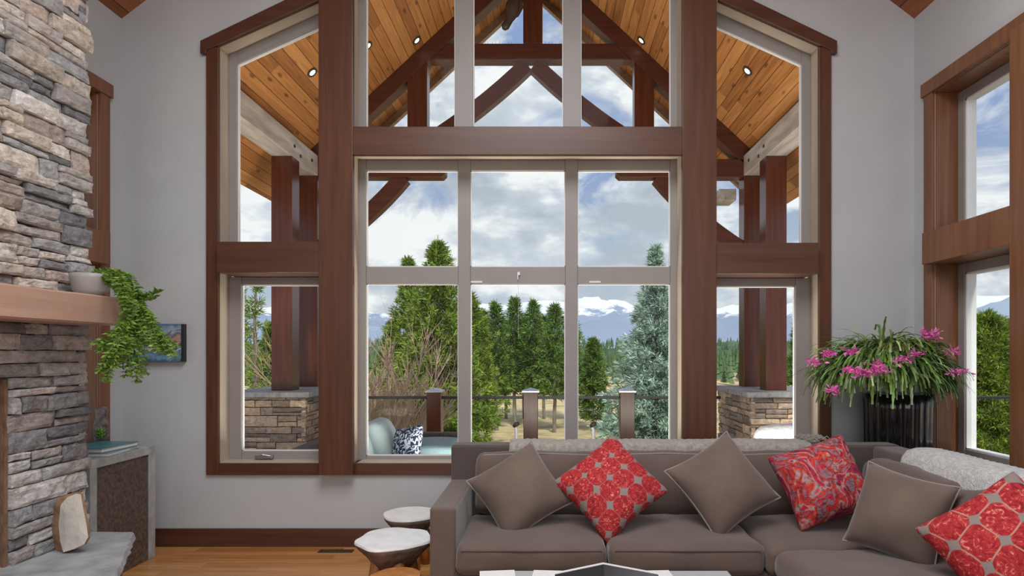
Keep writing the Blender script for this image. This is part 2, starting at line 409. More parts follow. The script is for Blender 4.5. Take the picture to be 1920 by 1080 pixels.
# windows: frame + panes + bead ------------------------------------------------
wn_ = [0]
def window(label=None):
    wn_[0] += 1
    o = bpy.data.objects.new('window_%d' % wn_[0], None); C.objects.link(o); ORG[o.name] = Vector((0, 0, 0)); o['kind'] = 'structure'
    return o
YG = YF+0.035
def grid_window(xs, zs_, xo, zo, holes):
    """outer rect xo,zo ; holes = list of rects (x0,x1,z0,z1) cut as panes (regular grid)"""
    wdw = window(); fr = MB(); y0, y1 = YF, YF+0.055
    X = sorted(set([xo[0], xo[1]] + [v for h in xs for v in h])); Z = sorted(set([zo[0], zo[1]] + [v for h in zs_ for v in h]))
    for i in range(len(X)-1):
        for j in range(len(Z)-1):
            inx = any(abs(X[i]-h[0]) < 1e-6 for h in xs); inz = any(abs(Z[j]-h[0]) < 1e-6 for h in zs_)
            if inx and inz: continue
    # stiles full height, rails between
    xe = [xo[0]] + [v for h in xs for v in h] + [xo[1]]
    for k in range(0, len(xe), 2): fr.box(xe[k], xe[k+1], y0, y1, zo[0], zo[1])
    ze = [zo[0]] + [v for h in zs_ for v in h] + [zo[1]]
    for h in xs:
        for k in range(0, len(ze), 2): fr.box(h[0], h[1], y0+0.006, y1, ze[k], ze[k+1])
    fr.build('window_frame', M['frame'], wdw, bevel=0.004)
    for h in xs:
        for g in zs_:
            t = 0.007; bd = MB()
            bd.box(h[0], h[0]+t, y0+0.018, y1-0.012, g[0], g[1]); bd.box(h[1]-t, h[1], y0+0.018, y1-0.012, g[0], g[1])
            bd.box(h[0], h[1], y0+0.018, y1-0.012, g[0], g[0]+t); bd.box(h[0], h[1], y0+0.018, y1-0.012, g[1]-t, g[1])
            bd.build('glazing_bead', M['bead'], wdw)
            MB().box(h[0], h[1], YG, YG+0.006, g[0], g[1]).build('pane', M['glass'], wdw)
    return wdw
def xp(a, b, y=YF): return (PX(a, y), PX(b, y))
def zp(a, b, y=YF): return (PZ(b, y), PZ(a, y))
cw = grid_window([xp(686, 859), xp(882, 1060), xp(1083, 1257)], [zp(532, 855), zp(319, 500)], (XCL, XCR), (Z8(869), ZCT), None)
# latch and cord on the transom of the centre window
b = MB(); zz = PZ(515, YF); xx = PX(972, YF)
b.box(xx-0.008, xx+0.014, YF-0.012, YF, zz-0.005, zz+0.02).box(xx-0.008, xx, YF-0.014, YF, zz-0.04, zz-0.005)
b.tube([(xx, YF-0.014, zz-0.03), (xx, YF-0.016, PZ(632, YF))], 0.0012, 5)
b.build('latch_cord', M['chrome'], cw)
for q in (890, 1112):
    x_ = PX(q, YF); z_ = PZ(530, YF)
    MB().box(x_-0.03, x_+0.06, YF-0.008, YF, z_, z_+0.012).build('sash_lock', M['bead'], cw)
# top centre window
grid_window([xp(686, 853), xp(887, 1056), xp(1089, 1258)], [(PZ(237, YF)-0.05, 4.55)], (XCL, XCR), (PZ(290, YP)+0.08, 4.6), None)
# lower casements
lw = grid_window([xp(452, 612)], [zp(534, 846)], (X8(409), postx[0][0]), (Z8(869), PZ(511, YP)), None)
rw = grid_window([xp(1333, 1492)], [zp(537, 846)], (postx[1][1], X8(1536)), (Z8(869), PZ(513, YP)), None)
for wd, q in ((lw, 497), (rw, 1440)):
    x_ = PX(q, YF); z_ = PZ(856, YF)
    MB().box(x_-0.07, x_+0.07, YF-0.03, YF, z_-0.012, z_+0.014).tube([(x_-0.05, YF-0.03, z_+0.01), (x_, YF-0.045, z_+0.022), (x_+0.06, YF-0.03, z_+0.008)], 0.007, 6).build('crank', M['chrome'], wd, bevel=0.003)
# raked upper side windows
for s in (0, 1):
    wd = window()
    xa, xb = (X8(409), postx[0][0]) if s == 0 else (X8(1536), postx[1][1])
    zb = PZ(453 if s == 0 else 455, YP) - 0.05
    sg = 1 if s == 0 else -1
    xi = PX(444, YF) if s == 0 else PX(1504, YF); xj = xb - sg*0.06
    tz = 0.10
    fr = MB(); y0, y1 = YF, YF+0.055
    ztop = lambda x: zr(x)-0.012
    fr.prism([(xa, zb), (xi, zb), (xi, ztop(xi)), (xa, ztop(xa))], y0, y1)
    fr.prism([(xj, zb), (xb, zb), (xb, ztop(xb)), (xj, ztop(xj))], y0, y1)
    fr.prism([(xi, ztop(xi)-tz), (xj, ztop(xj)-tz), (xj, ztop(xj)), (xi, ztop(xi))], y0+0.003, y1)
    fr.prism([(xi, zb), (xj, zb), (xj, zb+0.08), (xi, zb+0.08)], y0+0.003, y1)
    fr.build('window_frame', M['frame'], wd, bevel=0.003)
    bd = MB(); t = 0.008
    bd.prism([(xi, ztop(xi)-tz-t), (xj, ztop(xj)-tz-t), (xj, ztop(xj)-tz), (xi, ztop(xi)-tz)], y0+0.018, y1-0.012)
    bd.box(xi, xi+sg*t, y0+0.018, y1-0.012, zb, ztop(xi)-tz-t)
    bd.build('glazing_bead', M['bead'], wd)
    MB().prism([(xi, zb+0.08), (xj, zb+0.08), (xj, ztop(xj)-tz), (xi, ztop(xi)-tz)], YG, YG+0.006).build('pane', M['glass'], wd)

# ------------------------------------------------------------------ side windows
def side_windows(xi, s):
    # s=+1 right wall (outward +X)
    f = lambda a: xi + s*a
    ZR0, ZR1 = 2.138, 2.369
    # casings
    b = MB(); b.box(f(-0.025), f(0.005), 4.545, 4.642, 0.62, 3.41); trim(b, 'trimlit')
    b = MB(); b.box(f(-0.035), f(0.005), 1.40, 4.665, 3.40, 3.50); trim(b, 'trimlit')
    b = MB(); b.box(f(-0.025), f(0.005), 1.45, 4.545, 0.62, 0.72); trim(b, 'trimlit')
    b = MB(); b.box(f(-0.025), f(0.005), 1.45, 1.55, 0.72, 3.40); trim(b, 'trimlit')
    b = MB(); b.box(f(-0.10), f(TW), 3.41, 3.68, 0.62, 3.40); trim(b, 'trimlit')
    for (a, d) in WY:
        b = MB(); b.box(f(-0.095), f(TW-0.02), a, d, ZR0, ZR1); trim(b, 'trimlit')
        b = MB()   # reveal boards
        b.box(f(0.005), f(0.16), d-0.012, d, ZO0, ZO1); b.box(f(0.005), f(0.16), a, a+0.012, ZO0, ZO1)
        b.box(f(0.005), f(0.16), a, d, ZO1-0.012, ZO1); b.box(f(0.005), f(0.16), a, d, ZO0, ZO0+0.012)
        trim(b, 'trimlit', 0)
        for (z0, z1) in ((ZO0+0.012, ZR0), (ZR1, ZO1-0.012)):
            wd = window(); fr = MB(); t = 0.07; ya, yb = a+0.012, d-0.012
            fr.box(f(0.16), f(0.25), ya, ya+t, z0, z1).box(f(0.16), f(0.25), yb-t, yb, z0, z1)
            fr.box(f(0.163), f(0.25), ya+t, yb-t, z0, z0+t).box(f(0.163), f(0.25), ya+t, yb-t, z1-t, z1)
            fr.build('window_frame', M['frame'], wd, bevel=0.004)
            bd = MB(); e = 0.012
            bd.box(f(0.17), f(0.24), ya+t, ya+t+e, z0+t, z1-t).box(f(0.17), f(0.24), yb-t-e, yb-t, z0+t, z1-t)
            bd.box(f(0.17), f(0.24), ya+t, yb-t, z1-t-e, z1-t).box(f(0.17), f(0.24), ya+t, yb-t, z0+t, z0+t+e)
            bd.build('glazing_bead', M['bead'], wd)
            MB().box(f(0.20), f(0.206), ya+t, yb-t, z0+t, z1-t).build('pane', M['glass'], wd)
side_windows(XR, 1); side_windows(XL, -1)

# ------------------------------------------------------------------ porch
XP = -0.23                       # porch centre line
PR, ZRDG = 0.93, 7.39            # porch roof pitch and ridge height (underside)
def zpr(x): return ZRDG - PR*abs(x-XP)
EV = 3.9
for s in (-1, 1):
    xe = XP + s*EV
    b = MB(); b.prism([(XP, ZRDG), (xe, zpr(xe)), (xe, zpr(xe)+0.2), (XP, ZRDG+0.2)], YW1+0.001, 10.1)
    o = b.build('porch_roof_left' if s < 0 else 'porch_roof_right', M['porchceil']); o['kind'] = 'structure'
b = MB()
for s in (-1, 1):
    xe = XP + s*EV
    b.prism([(XP, ZRDG-0.14), (xe, zpr(xe)-0.14), (xe, zpr(xe)-0.001), (XP, ZRDG-0.001)], 9.98, 10.08)
o = b.build('barge_board', M['tanwood']); o['kind'] = 'structure'
b = MB().box(-10, 11, YW1+0.001, 9.35, -0.22, -0.1).build('deck', M['deck']); b['kind'] = 'structure'
b = MB().box(3.3, 11, -3, YW1, -0.22, -0.1).build('side_deck', M['deck']); b['kind'] = 'structure'
b = MB()
for x in [-9.5, -6, -3, 0, 3, 6, 10.5]: b.box(x-0.12, x+0.12, 8.9, 9.14, -2.85, -0.22)
b.build('deck_supports', M['timber'])['kind'] = 'structure'

# long side plates carrying the rafters
for s, lab in ((-1, 'pale weathered roof beam running out over the left porch columns'), (1, 'pale roof beam running out over the right porch columns')):
    x0 = XP + s*3.08; x1 = XP + s*3.35
    o = thing('roof_beam', (x0, YW1, 4.05), lab, 'beam')
    MB().box(x0, x1, YW1, 9.3, 4.05, 4.34).build('beam_timber', M['plate'], o, bevel=0.008)
    for (yy, zz) in ((8.15, 4.20), (8.35, 4.13), (8.75, 4.2)):
        b = MB(); b.tube([(x0 - s*0.002, yy, zz), (x0 - s*0.012, yy, zz)], 0.022, 10); b.build('bolt_head', M['black'], o)
# columns
for s, side in ((-1, 'left'), (1, 'right')):
    for (yy, w2) in ((8.07, 'nearer'), (8.97, 'farther')):
        x0 = XP + s*3.08; x1 = XP + s*3.35
        top = 4.05
        b = MB().box(x0, x1, yy, yy+0.25, 1.0, top)
        o = b.build('porch_column', M['timber'], None, bevel=0.008, loc=((x0+x1)/2, yy+0.125, 1.0))
        tagp(o, '%s dark red timber column of the %s pair, standing on the stone pier' % (w2, side), 'column')

# truss
YT0, YT1 = 8.98, 9.2
tr = thing('roof_truss', (XP, 9.09, 4.0), 'dark red timber truss spanning the open gable of the porch', 'truss')
def bar(name, p, q, wid, y0=YT0, y1=YT1, parent=tr, m='timberx', curve=0.0, n=1):
    """timber from p to q in XZ, width wid, optionally curved"""
    p = Vector((p[0], p[1])); q = Vector((q[0], q[1])); d = (q-p); nrm = Vector((-d.y, d.x)).normalized()
    up, lo = [], []
    for i in range(n+1):
        t = i/n; c_ = p + d*t + nrm*curve*4*t*(1-t)
        up.append(c_ + nrm*wid/2); lo.append(c_ - nrm*wid/2)
    b = MB()
    for i in range(n):
        b.prism([tuple(lo[i]), tuple(lo[i+1]), tuple(up[i+1]), tuple(up[i])], y0, y1)
    return b.build(name, M[m], parent, bevel=0.006 if n == 1 else 0)
rv = 0.30; wp = rv*math.cos(math.atan(PR))
for s in (-1, 1):
    xe = XP + s*3.2
    b = MB(); b.prism([(XP, ZRDG-0.002), (xe, zpr(xe)-0.002), (xe, zpr(xe)-rv), (XP, ZRDG-rv)], YT0, YT1); b.build('rafter', M['timberx'], tr, bevel=0.006)
hx = 1.43
ct, cb_ = 5.965, 5.727
def xraft(z): return (ZRDG - rv - z)/PR
b = MB(); b.prism([(XP-xraft(ct), ct), (XP+xraft(ct), ct), (XP+xraft(cb_), cb_), (XP-xraft(cb_), cb_)], YT0+0.012, YT1-0.012); b.build('collar_tie', M['timberx'], tr, bevel=0.006)
MB().box(XP-0.02-0.13+0.04, XP+0.17, YT0+0.006, YT1-0.006, ct, ZRDG-rv).build('king_post', M['timber'], tr, bevel=0.006)
for s in (-1, 1):
    xa, xb = sorted((XP+s*(1.62-0.14), XP+s*(1.62+0.14)))
    xa, xb = XP+s*1.50, XP+s*1.785
    MB().prism([(xa, 4.29), (xb, 4.29), (xb, zpr(xb)-rv), (xa, zpr(xa)-rv)], YT0+0.004, YT1-0.004).build('queen_post', M['timber'], tr, bevel=0.006)
    xa, xb = sorted((XP+s*1.24, XP+s*3.08))
    b = MB().prism([(XP+s*1.24, 4.29), (XP+s*3.08, 4.29), (XP+s*3.08, 4.03), (XP+s*1.29, 4.03), (XP+s*1.24, 4.08)], YT0, YT1); b.build('hammer_beam', M['timberx'], tr, bevel=0.008)
    bar('upper_brace', (XP+s*1.50, 4.55), (XP+s*0.06, 5.68), 0.22, YT0+0.03, YT1-0.03, curve=0.05*s, n=8)
    bar('lower_brace', (XP+s*3.10, 2.98), (XP+s*1.85, 4.06), 0.22, YT0+0.03, YT1-0.03, curve=0.07*s, n=8)
    MB().box(XP+s*2.82, XP+s*3.08, YT0+0.35, YT1+0.5, 3.78, 3.95).build('corbel', M['plate'], tr, bevel=0.01)
# spikes on the collar tie
b = MB().box(XP-0.98, XP-0.12, 9.06, 9.10, ct, ct+0.006).box(XP+0.18, XP+0.98, 9.06, 9.10, ct, ct+0.006)
for i in range(40):
    x = XP-0.96+i*0.049
    if -0.13 < x-XP < 0.19: continue
    b.tube([(x, 9.08, ct+0.005), (x+random.uniform(-.02, .02), 9.08+random.uniform(-.02, .02), ct+0.075)], 0.0025, 4)
o = b.build('bird_spikes', M['chrome'], None, loc=(XP, 9.08, ct)); tagp(o, 'row of thin metal bird spikes along the top of the high cross timber', 'spikes')

# hanging carved bird
Yh = 8.8
o = thing('hanging_bird', (PX(962, Yh), Yh, PZ(54, Yh)), 'dark carved bird hanging head up beside the central truss post', 'ornament')
b = MB()
path = [(965, -14, .03), (966, -6, .06), (964, 2, .085), (962, 12, .105), (960, 22, .10), (958, 30, .075), (955, 37, .055), (951, 44, .055), (947, 50, .06), (945, 55, .03)]
b.tube([(PX(a, Yh), Yh, PZ(c_, Yh)) for a, c_, r_ in path], [r_ for a, c_, r_ in path], 12)
b.build('bird_body', M['bronze'], o, smooth=True)
b = MB(); b.prism([(PX(970, Yh), PZ(0, Yh)), (PX(979, Yh), PZ(3, Yh)), (PX(981, Yh), PZ(14, Yh)), (PX(972, Yh), PZ(30, Yh)), (PX(963, Yh), PZ(34, Yh))], Yh-0.03, Yh+0.03)
b.build('wing', M['bronze'], o, bevel=0.01)
MB().tube([(PX(965, Yh), Yh, PZ(-14, Yh)), (PX(965, Yh), Yh, zpr(PX(965, Yh)))], 0.006, 6).build('cord', M['black'], o)

# recessed porch lights
def roofhit(px, py):
    kx = (px-VX)/F; kz = (VY-py)/F; s = -1 if px < 1000 else 1
    # 1.5+kz*Y = ZRDG - PR*s*(kx*Y-XP)
    Y = (ZRDG - 1.5 + PR*s*XP)/(kz + PR*s*kx); return kx*Y, Y, 1.5+kz*Y, s
first = None
for i, (a, c_, where) in enumerate([(781, 75, 'high on the left slope, right of the timber post'), (735, 173, 'low on the left slope beside the truss rafter'), (585, 135, 'on the left slope nearest the dark window post'),
                      (689, 85, 'at the edge of the left slope beside the window frame'), (1203, 75, 'high on the right slope beside the truss rafter'), (1402, 132, 'on the right slope seen in the raked right window')]):
    x, y, z, s = roofhit(a, c_)
    if first is None:
        first = thing('recessed_light', (0, 0, 0), 'x', 'ceiling light')
        MB().lathe([(0.042, 0.0), (0.042, -0.012), (0.07, -0.012), (0.07, 0.0)], 0, 0, 20).build('light_ring', M['bronze'], first, smooth=False)
        MB().lathe([(0.040, 0.0), (0.040, -0.009)], 0, 0, 16).build('lens', M['lampglow'], first)
        o = first
    else: o = copy_tree(first)
    o.location = (x, y, z-0.003); o.rotation_euler = (0, s*math.atan(PR), 0)
    tagp(o, 'small lit recessed light ' + where, 'ceiling light', 'recessed lights in the porch ceiling')

# ------------------------------------------------------------------ stacked stone generator
def tintrand(pal):
    c_ = random.choice(pal); k = random.uniform(0.72, 1.25)
    return tuple(min(1.0, x*k) for x in c_)
PAL = [(0.27, 0.27, 0.275), (0.34, 0.335, 0.33), (0.20, 0.20, 0.215), (0.38, 0.36, 0.345), (0.27, 0.24, 0.225), (0.42, 0.41, 0.40), (0.13, 0.13, 0.14), (0.25, 0.255, 0.27)]
def stone_face(mb, u0, u1, z0, z1, place, rowh=(0.05, 0.13), lens=(0.12, 0.42), prot=(0.0, 0.035), gap=0.006, pal=PAL, hole=None, nu=7, nv=4, rag=0.0):
    """place(u, z, d) -> world point; d is distance out of the wall"""
    z = z0; row = 0
    while z < z1 - 0.01:
        h = random.uniform(*rowh)
        if z + h > z1 - 0.03: h = z1 - z
        u = u0 - random.uniform(0, 0.0)
        while u < u1 - 0.01:
            l = random.uniform(*lens)
            if u + l > u1 - 0.07: l = u1 - u
            parts = [(z, h)]
            if h > 0.09 and random.random() < 0.45:
                k = random.uniform(0.35, 0.65); parts = [(z, h*k), (z+h*k, h*(1-k))]
            for (zz, hh) in parts:
                if hole and not (u+l <= hole[0]+0.02 or u >= hole[1]-0.02 or zz+hh <= hole[2]+0.02 or zz >= hole[3]-0.02):
                    # trim the stone against the opening
                    ua, ub = u, u+l
                    segs = []
                    if ua < hole[0]-0.02: segs.append((ua, hole[0]))
                    if ub > hole[1]+0.02: segs.append((hole[1], ub))
                else: segs = [(u, u+l)]
                for (ua, ub) in segs:
                    p = random.uniform(*prot); col = tintrand(pal); sd = random.uniform(0, 100)
                    tl = random.uniform(-0.010, 0.010); sk = random.uniform(-0.006, 0.006)
                    eb = ub + (random.uniform(-rag, rag) if abs(ub-u1) < 0.02 else 0)
                    vs = []
                    m1 = nu if (ub-ua) > 0.1 else 4
                    for i in range(m1+3):
                        for j in range(nv+3):
                            a = min(max((i-1)/m1, 0), 1); c_ = min(max((j-1)/nv, 0), 1)
                            uu = ua+gap/2 + (eb-ua-gap)*a; zq = zz+gap/2 + (hh-gap)*c_ + sk*(a-.5)
                            e = i in (0, m1+2) or j in (0, nv+2)
                            ed = min(a, 1-a)*(ub-ua); ez = min(c_, 1-c_)*hh
                            rd = min(1, min(ed, ez)/0.007)
                            nz = noise.noise(Vector((uu*14+sd, zq*22, sd)))*0.010 + noise.noise(Vector((uu*45+sd, zq*70, sd)))*0.005
                            d = (p + tl*(c_-.5) + nz + 0.02 - 0.009*(1-rd)) if not e else -0.03
                            jit = 0 if e else noise.noise(Vector((zq*30, uu*20, sd)))*0.005
                            vs.append(place(uu+jit*(1-rd), zq+jit*(1-rd), d))
                    W = nv+3
                    mb.add(vs, [(i*W+j, (i+1)*W+j, (i+1)*W+j+1, i*W+j+1) for i in range(m1+2) for j in range(nv+2)], col)
            u += l
        z += h; row += 1
    return mb
def stone_mat(name, k=1.3):
    m, nt, bs = newmat(name); L = nt.links.new
    tc = N(nt, 'ShaderNodeTexCoord'); at = N(nt, 'ShaderNodeAttribute', attribute_name='tint')
    mp = N(nt, 'ShaderNodeMapping', inp={'Scale': (1, 1, 1.5)}); L(tc.outputs['Object'], mp.inputs[0])
    nz = N(nt, 'ShaderNodeTexNoise', inp={'Scale': 17, 'Detail': 10, 'Roughness': 0.8, 'Distortion': 0.3}); L(mp.outputs[0], nz.inputs[0])
    rp = ramp(nt, [(0.32, (0.30*k, 0.29*k, 0.29*k)), (0.45, (0.84*k, 0.84*k, 0.85*k)), (0.58, (1.17*k, 1.19*k, 1.22*k)), (0.72, (2.2*k, 2.1*k, 2.0*k))]); L(nz.outputs[0], rp.inputs[0])
    mm = N(nt, 'ShaderNodeMixRGB', blend_type='MULTIPLY', inp={0: 1.0}); L(at.outputs['Color'], mm.inputs[1]); L(rp.outputs[0], mm.inputs[2])
    n2 = N(nt, 'ShaderNodeTexNoise', inp={'Scale': 4, 'Detail': 4}); L(tc.outputs['Object'], n2.inputs[0])
    r2 = ramp(nt, [(0.4, (1, 1, 1)), (0.62, (1.04, 0.97, 0.92))]); L(n2.outputs[0], r2.inputs[0])
    m2 = N(nt, 'ShaderNodeMixRGB', blend_type='MULTIPLY', inp={0: 1.0}); L(mm.outputs[0], m2.inputs[1]); L(r2.outputs[0], m2.inputs[2])
    L(m2.outputs[0], bs.inputs['Base Color']); bs.inputs['Roughness'].default_value = 0.8
    n3 = N(nt, 'ShaderNodeTexNoise', inp={'Scale': 45, 'Detail': 6, 'Roughness': 0.7}); L(mp.outputs[0], n3.inputs[0])
    add_bump(nt, bs, n3.outputs[0], 0.9, 0.012)
    return m
M['stone'] = stone_mat('stacked_stone'); M['mortar'] = plain('dark_mortar', (0.05, 0.048, 0.046), 0.9)
M['slab'] = plain('hearth_slab', (0.36, 0.37, 0.375), 0.6, 0.32, 6, 0.6, 16)
M['soot'] = plain('sooty_firebox', (0.09, 0.06, 0.045), 0.9, 0.4)

# piers under the porch columns
PALP = [(0.34, 0.24, 0.17), (0.30, 0.23, 0.18), (0.22, 0.17, 0.14), (0.40, 0.30, 0.22), (0.18, 0.14, 0.12)]
for s, side in ((-1, 'left'), (1, 'right')):
    xi = XP + s*2.79; xo = XP + s*3.75; y0, y1 = 7.8, 9.3
    o = thing('stone_pier', (XP+s*3.2, 8.5, -0.1), '%s stacked stone pier under a pair of porch columns' % side, 'pier')
    core = MB().box(xi + s*0.03, xo - s*0.03, y0+0.03, y1-0.03, -0.1, 0.93); core.build('pier_core', M['mortar'], o)
    b = MB()
    stone_face(b, min(xi, xo), max(xi, xo), -0.1, 0.93, lambda u, z, d: Vector((u, y0+0.03-d, z)), (0.07, 0.15), (0.15, 0.4), (0, 0.02), 0.01, PALP, nu=5, nv=3)
    stone_face(b, y0, y1, -0.1, 0.93, lambda u, z, d, s=s, xi=xi: Vector((xi + s*0.03 - s*d, u, z)), (0.07, 0.15), (0.15, 0.4), (0, 0.02), 0.01, PALP, nu=5, nv=3)
    b.build('pier_stone', M['stone'], o)
    MB().box(xi - s*0.06, xo + s*0.06, y0-0.06, y1+0.06, 0.93, 1.0).build('pier_cap', M['stonecap'], o, bevel=0.01)

# ------------------------------------------------------------------ railing
Yr = 9.02
posts = [(XP-1.39, 'left'), (XP, 'middle'), (XP+1.39, 'right')]
for x, wh in posts:
    o = thing('railing_post', (x, Yr, -0.1), '%s of the three dark brown railing posts with pyramid caps behind the sofa' % wh, 'post', 'railing posts')
    MB().box(x-0.105, x+0.105, Yr-0.105, Yr+0.105, -0.1, 0.92).build('post_shaft', M['timber'], o, bevel=0.006)
    cp = MB(); t = 0.125
    cp.add([(x-t, Yr-t, .92), (x+t, Yr-t, .92), (x+t, Yr+t, .92), (x-t, Yr+t, .92), (x-t, Yr-t, .94), (x+t, Yr-t, .94), (x+t, Yr+t, .94), (x-t, Yr+t, .94), (x, Yr, .985)],
           [(0,3,2,1), (0,1,5,4), (1,2,6,5), (2,3,7,6), (3,0,4,7), (4,5,8), (5,6,8), (6,7,8), (7,4,8)])
    cp.build('post_cap', M['chrome'], o)
def railing(x0, x1, lab):
    o = thing('glass_railing', ((x0+x1)/2, Yr, -0.1), lab, 'railing', 'glass railing panels round the deck')
    MB().box(x0, x1, Yr-0.03, Yr+0.03, 0.82, 0.86).build('top_rail', M['black'], o, bevel=0.004)
    MB().box(x0+0.02, x1-0.02, Yr-0.006, Yr+0.006, 0.0, 0.82).build('glass_panel', M['railglass'], o)
    MB().box(x0, x1, Yr-0.02, Yr+0.02, -0.02, 0.01).build('bottom_rail', M['black'], o)
edges = [XP-2.75, XP-1.39-.105, XP-1.39+.105, XP-.105, XP+.105, XP+1.39-.105, XP+1.39+.105, XP+2.75]
names = ['glass railing panel between the left stone pier and the left post', 'glass railing panel between the left and middle posts', 'glass railing panel between the middle and right posts', 'glass railing panel between the right post and the right stone pier']
for k in range(4): railing(edges[2*k], edges[2*k+1], names[k])
railing(XP+3.85, 10.9, 'long glass railing panel with black top rail seen through the right wall window')
railing(-9.9, XP-3.85, 'long glass railing panel beyond the left stone pier')

# ------------------------------------------------------------------ landscape
M['grass'] = plain('dry_meadow_grass', (0.66, 0.48, 0.26), 0.95, 0.40, 0.9, 0.5, 3)
M['bark'] = plain('grey_brown_bark', (0.22, 0.185, 0.155), 0.9, 0.4, 10, 0.5, 30, stretch=(1, 1, .2))
def leafmat(name, col, rough=0.6, trans=0.25):
    m, nt, bs = newmat(name); L = nt.links.new
    at = N(nt, 'ShaderNodeAttribute', attribute_name='tint'); mm = N(nt, 'ShaderNodeMixRGB', blend_type='MULTIPLY', inp={0: 1.0, 1: (*col, 1)})
    L(at.outputs['Color'], mm.inputs[2]); L(mm.outputs[0], bs.inputs['Base Color']); bs.inputs['Roughness'].default_value = rough
    tl = N(nt, 'ShaderNodeBsdfTranslucent'); L(mm.outputs[0], tl.inputs[0]); mx = N(nt, 'ShaderNodeMixShader', inp={0: trans})
    out = nt.nodes['Material Output']; L(bs.outputs[0], mx.inputs[1]); L(tl.outputs[0], mx.inputs[2]); L(mx.outputs[0], out.inputs[0])
    return m
M['pine'] = leafmat('pine_needles', (0.16, 0.27, 0.055)); M['pinelight'] = leafmat('bright_pine_needles', (0.23, 0.33, 0.05))
M['spruce'] = leafmat('blue_spruce_needles', (0.46, 0.60, 0.53)); M['twig'] = plain('reddish_bare_twigs', (0.50, 0.34, 0.27), 0.8)
M['forest'] = leafmat('distant_conifers', (0.10, 0.17, 0.08), 0.8, 0.1)

GZ = -2.8
g = MB(); nx, ny = 60, 60
vs = []
def gh(x, y):
    d = max(0, y-70); return GZ + 0.35*noise.noise(Vector((x*.06, y*.06, 0))) - 0.0*d
for j in range(ny+1):
    t = j/ny; y = -20 + 340*t**1.8
    for i in range(nx+1):
        x = (-1+2*i/nx)*260; vs.append((x, y, gh(x, y)))
g.add(vs, [(j*(nx+1)+i, j*(nx+1)+i+1, (j+1)*(nx+1)+i+1, (j+1)*(nx+1)+i) for j in range(ny) for i in range(nx)])
g.build('ground', M['grass'], smooth=True)['kind'] = 'structure'

# mountains: ridges described by skyline points (px, py) at a distance
def mount_mat(name, rock, snow, line, soft, sc_):
    m, nt, bs = newmat(name); L = nt.links.new
    tc = N(nt, 'ShaderNodeTexCoord'); sp = N(nt, 'ShaderNodeSeparateXYZ'); L(tc.outputs['Object'], sp.inputs[0])
    nz = N(nt, 'ShaderNodeTexNoise', inp={'Scale': sc_, 'Detail': 8, 'Roughness': 0.65}); L(tc.outputs['Object'], nz.inputs[0])
    a = N(nt, 'ShaderNodeMath', operation='MULTIPLY_ADD', inp={1: soft*3, 2: -line - soft*1.5}); L(nz.outputs[0], a.inputs[0])
    b_ = N(nt, 'ShaderNodeMath', operation='ADD'); L(a.outputs[0], b_.inputs[0]); L(sp.outputs[2], b_.inputs[1])
    c_ = N(nt, 'ShaderNodeMath', operation='MULTIPLY', inp={1: 1.0/(soft*0.35)}); L(b_.outputs[0], c_.inputs[0])
    rp = ramp(nt, [(0.0, rock), (1.0, snow)]); L(c_.outputs[0], rp.inputs[0]); L(rp.outputs[0], bs.inputs['Base Color'])
    bs.inputs['Roughness'].default_value = 0.95
    return m
def mountain(name, pts, Y, depth, m, rough, kind='structure', base=GZ-2, freq=0.02):
    """pts sorted by px"""
    b = MB(); nx = 220; nd = 26; x0, x1 = pts[0][0], pts[-1][0]; vs = []
    for i in range(nx+1):
        p = x0 + (x1-x0)*i/nx
        for k in range(len(pts)-1):
            if pts[k][0] <= p <= pts[k+1][0]: break
        t = (p-pts[k][0])/(pts[k+1][0]-pts[k][0]); t = t*.6+.4*t*t*(3-2*t)
        py = pts[k][1]*(1-t)+pts[k+1][1]*t
        py += 3.2*noise.fractal(Vector((p*.045, 1.7, Y*.01)), 1.0, 2.1, 4); X = PX(p, Y); Z = PZ(py, Y)
        for j in range(nd+1):
            u = j/nd; y = Y - depth*(1-u); fall = u**0.8
            z = base + (Z-base)*fall
            n_ = noise.fractal(Vector((X*freq, y*freq*0.7, 3.3)), 1.0, 2.1, 5)
            rid = 1-abs(noise.noise(Vector((X*freq*2.2, y*freq*0.8, 9.1))))*2
            z += rough*(n_*0.8+rid*0.5)*(u*(1-u)*3.2+0.12)
            vs.append((X, y, z))
        vs.append((X, Y+depth*0.8, base))
    W = nd+2
    b.add(vs, [(i*W+j, i*W+j+1, (i+1)*W+j+1, (i+1)*W+j) for i in range(nx) for j in range(W-1)])
    o = b.build(name, m, smooth=True); o['kind'] = kind
    return o
M['mt1'] = mount_mat('snowy_mountain', (0.28, 0.34, 0.45), (0.82, 0.85, 0.90), 68, 40, 0.035)  # rock colour shifted to blue: distance haze put into it
M['mt2'] = mount_mat('haze_blue_hills', (0.30, 0.38, 0.50), (0.37, 0.45, 0.56), 30, 20, 0.03)  # hill colours carry the blue haze of distance
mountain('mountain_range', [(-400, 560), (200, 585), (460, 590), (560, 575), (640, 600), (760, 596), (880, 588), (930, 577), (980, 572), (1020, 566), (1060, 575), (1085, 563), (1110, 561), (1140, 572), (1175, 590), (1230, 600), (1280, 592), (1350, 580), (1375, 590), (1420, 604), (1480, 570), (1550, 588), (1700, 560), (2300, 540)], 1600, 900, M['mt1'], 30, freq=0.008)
mountain('haze_blue_foothills', [(-400, 610), (300, 622), (470, 604), (600, 612), (700, 612), (800, 628), (1000, 636), (1150, 636), (1300, 650), (1500, 640), (1650, 640), (1760, 612), (1810, 586), (1850, 572), (1900, 556), (2000, 560), (2300, 540)], 900, 400, M['mt2'], 8, freq=0.01)
M['fh'] = plain('forested_hill', (0.085, 0.13, 0.075), 0.95, 0.4, 0.08, 1.0, 0.3)
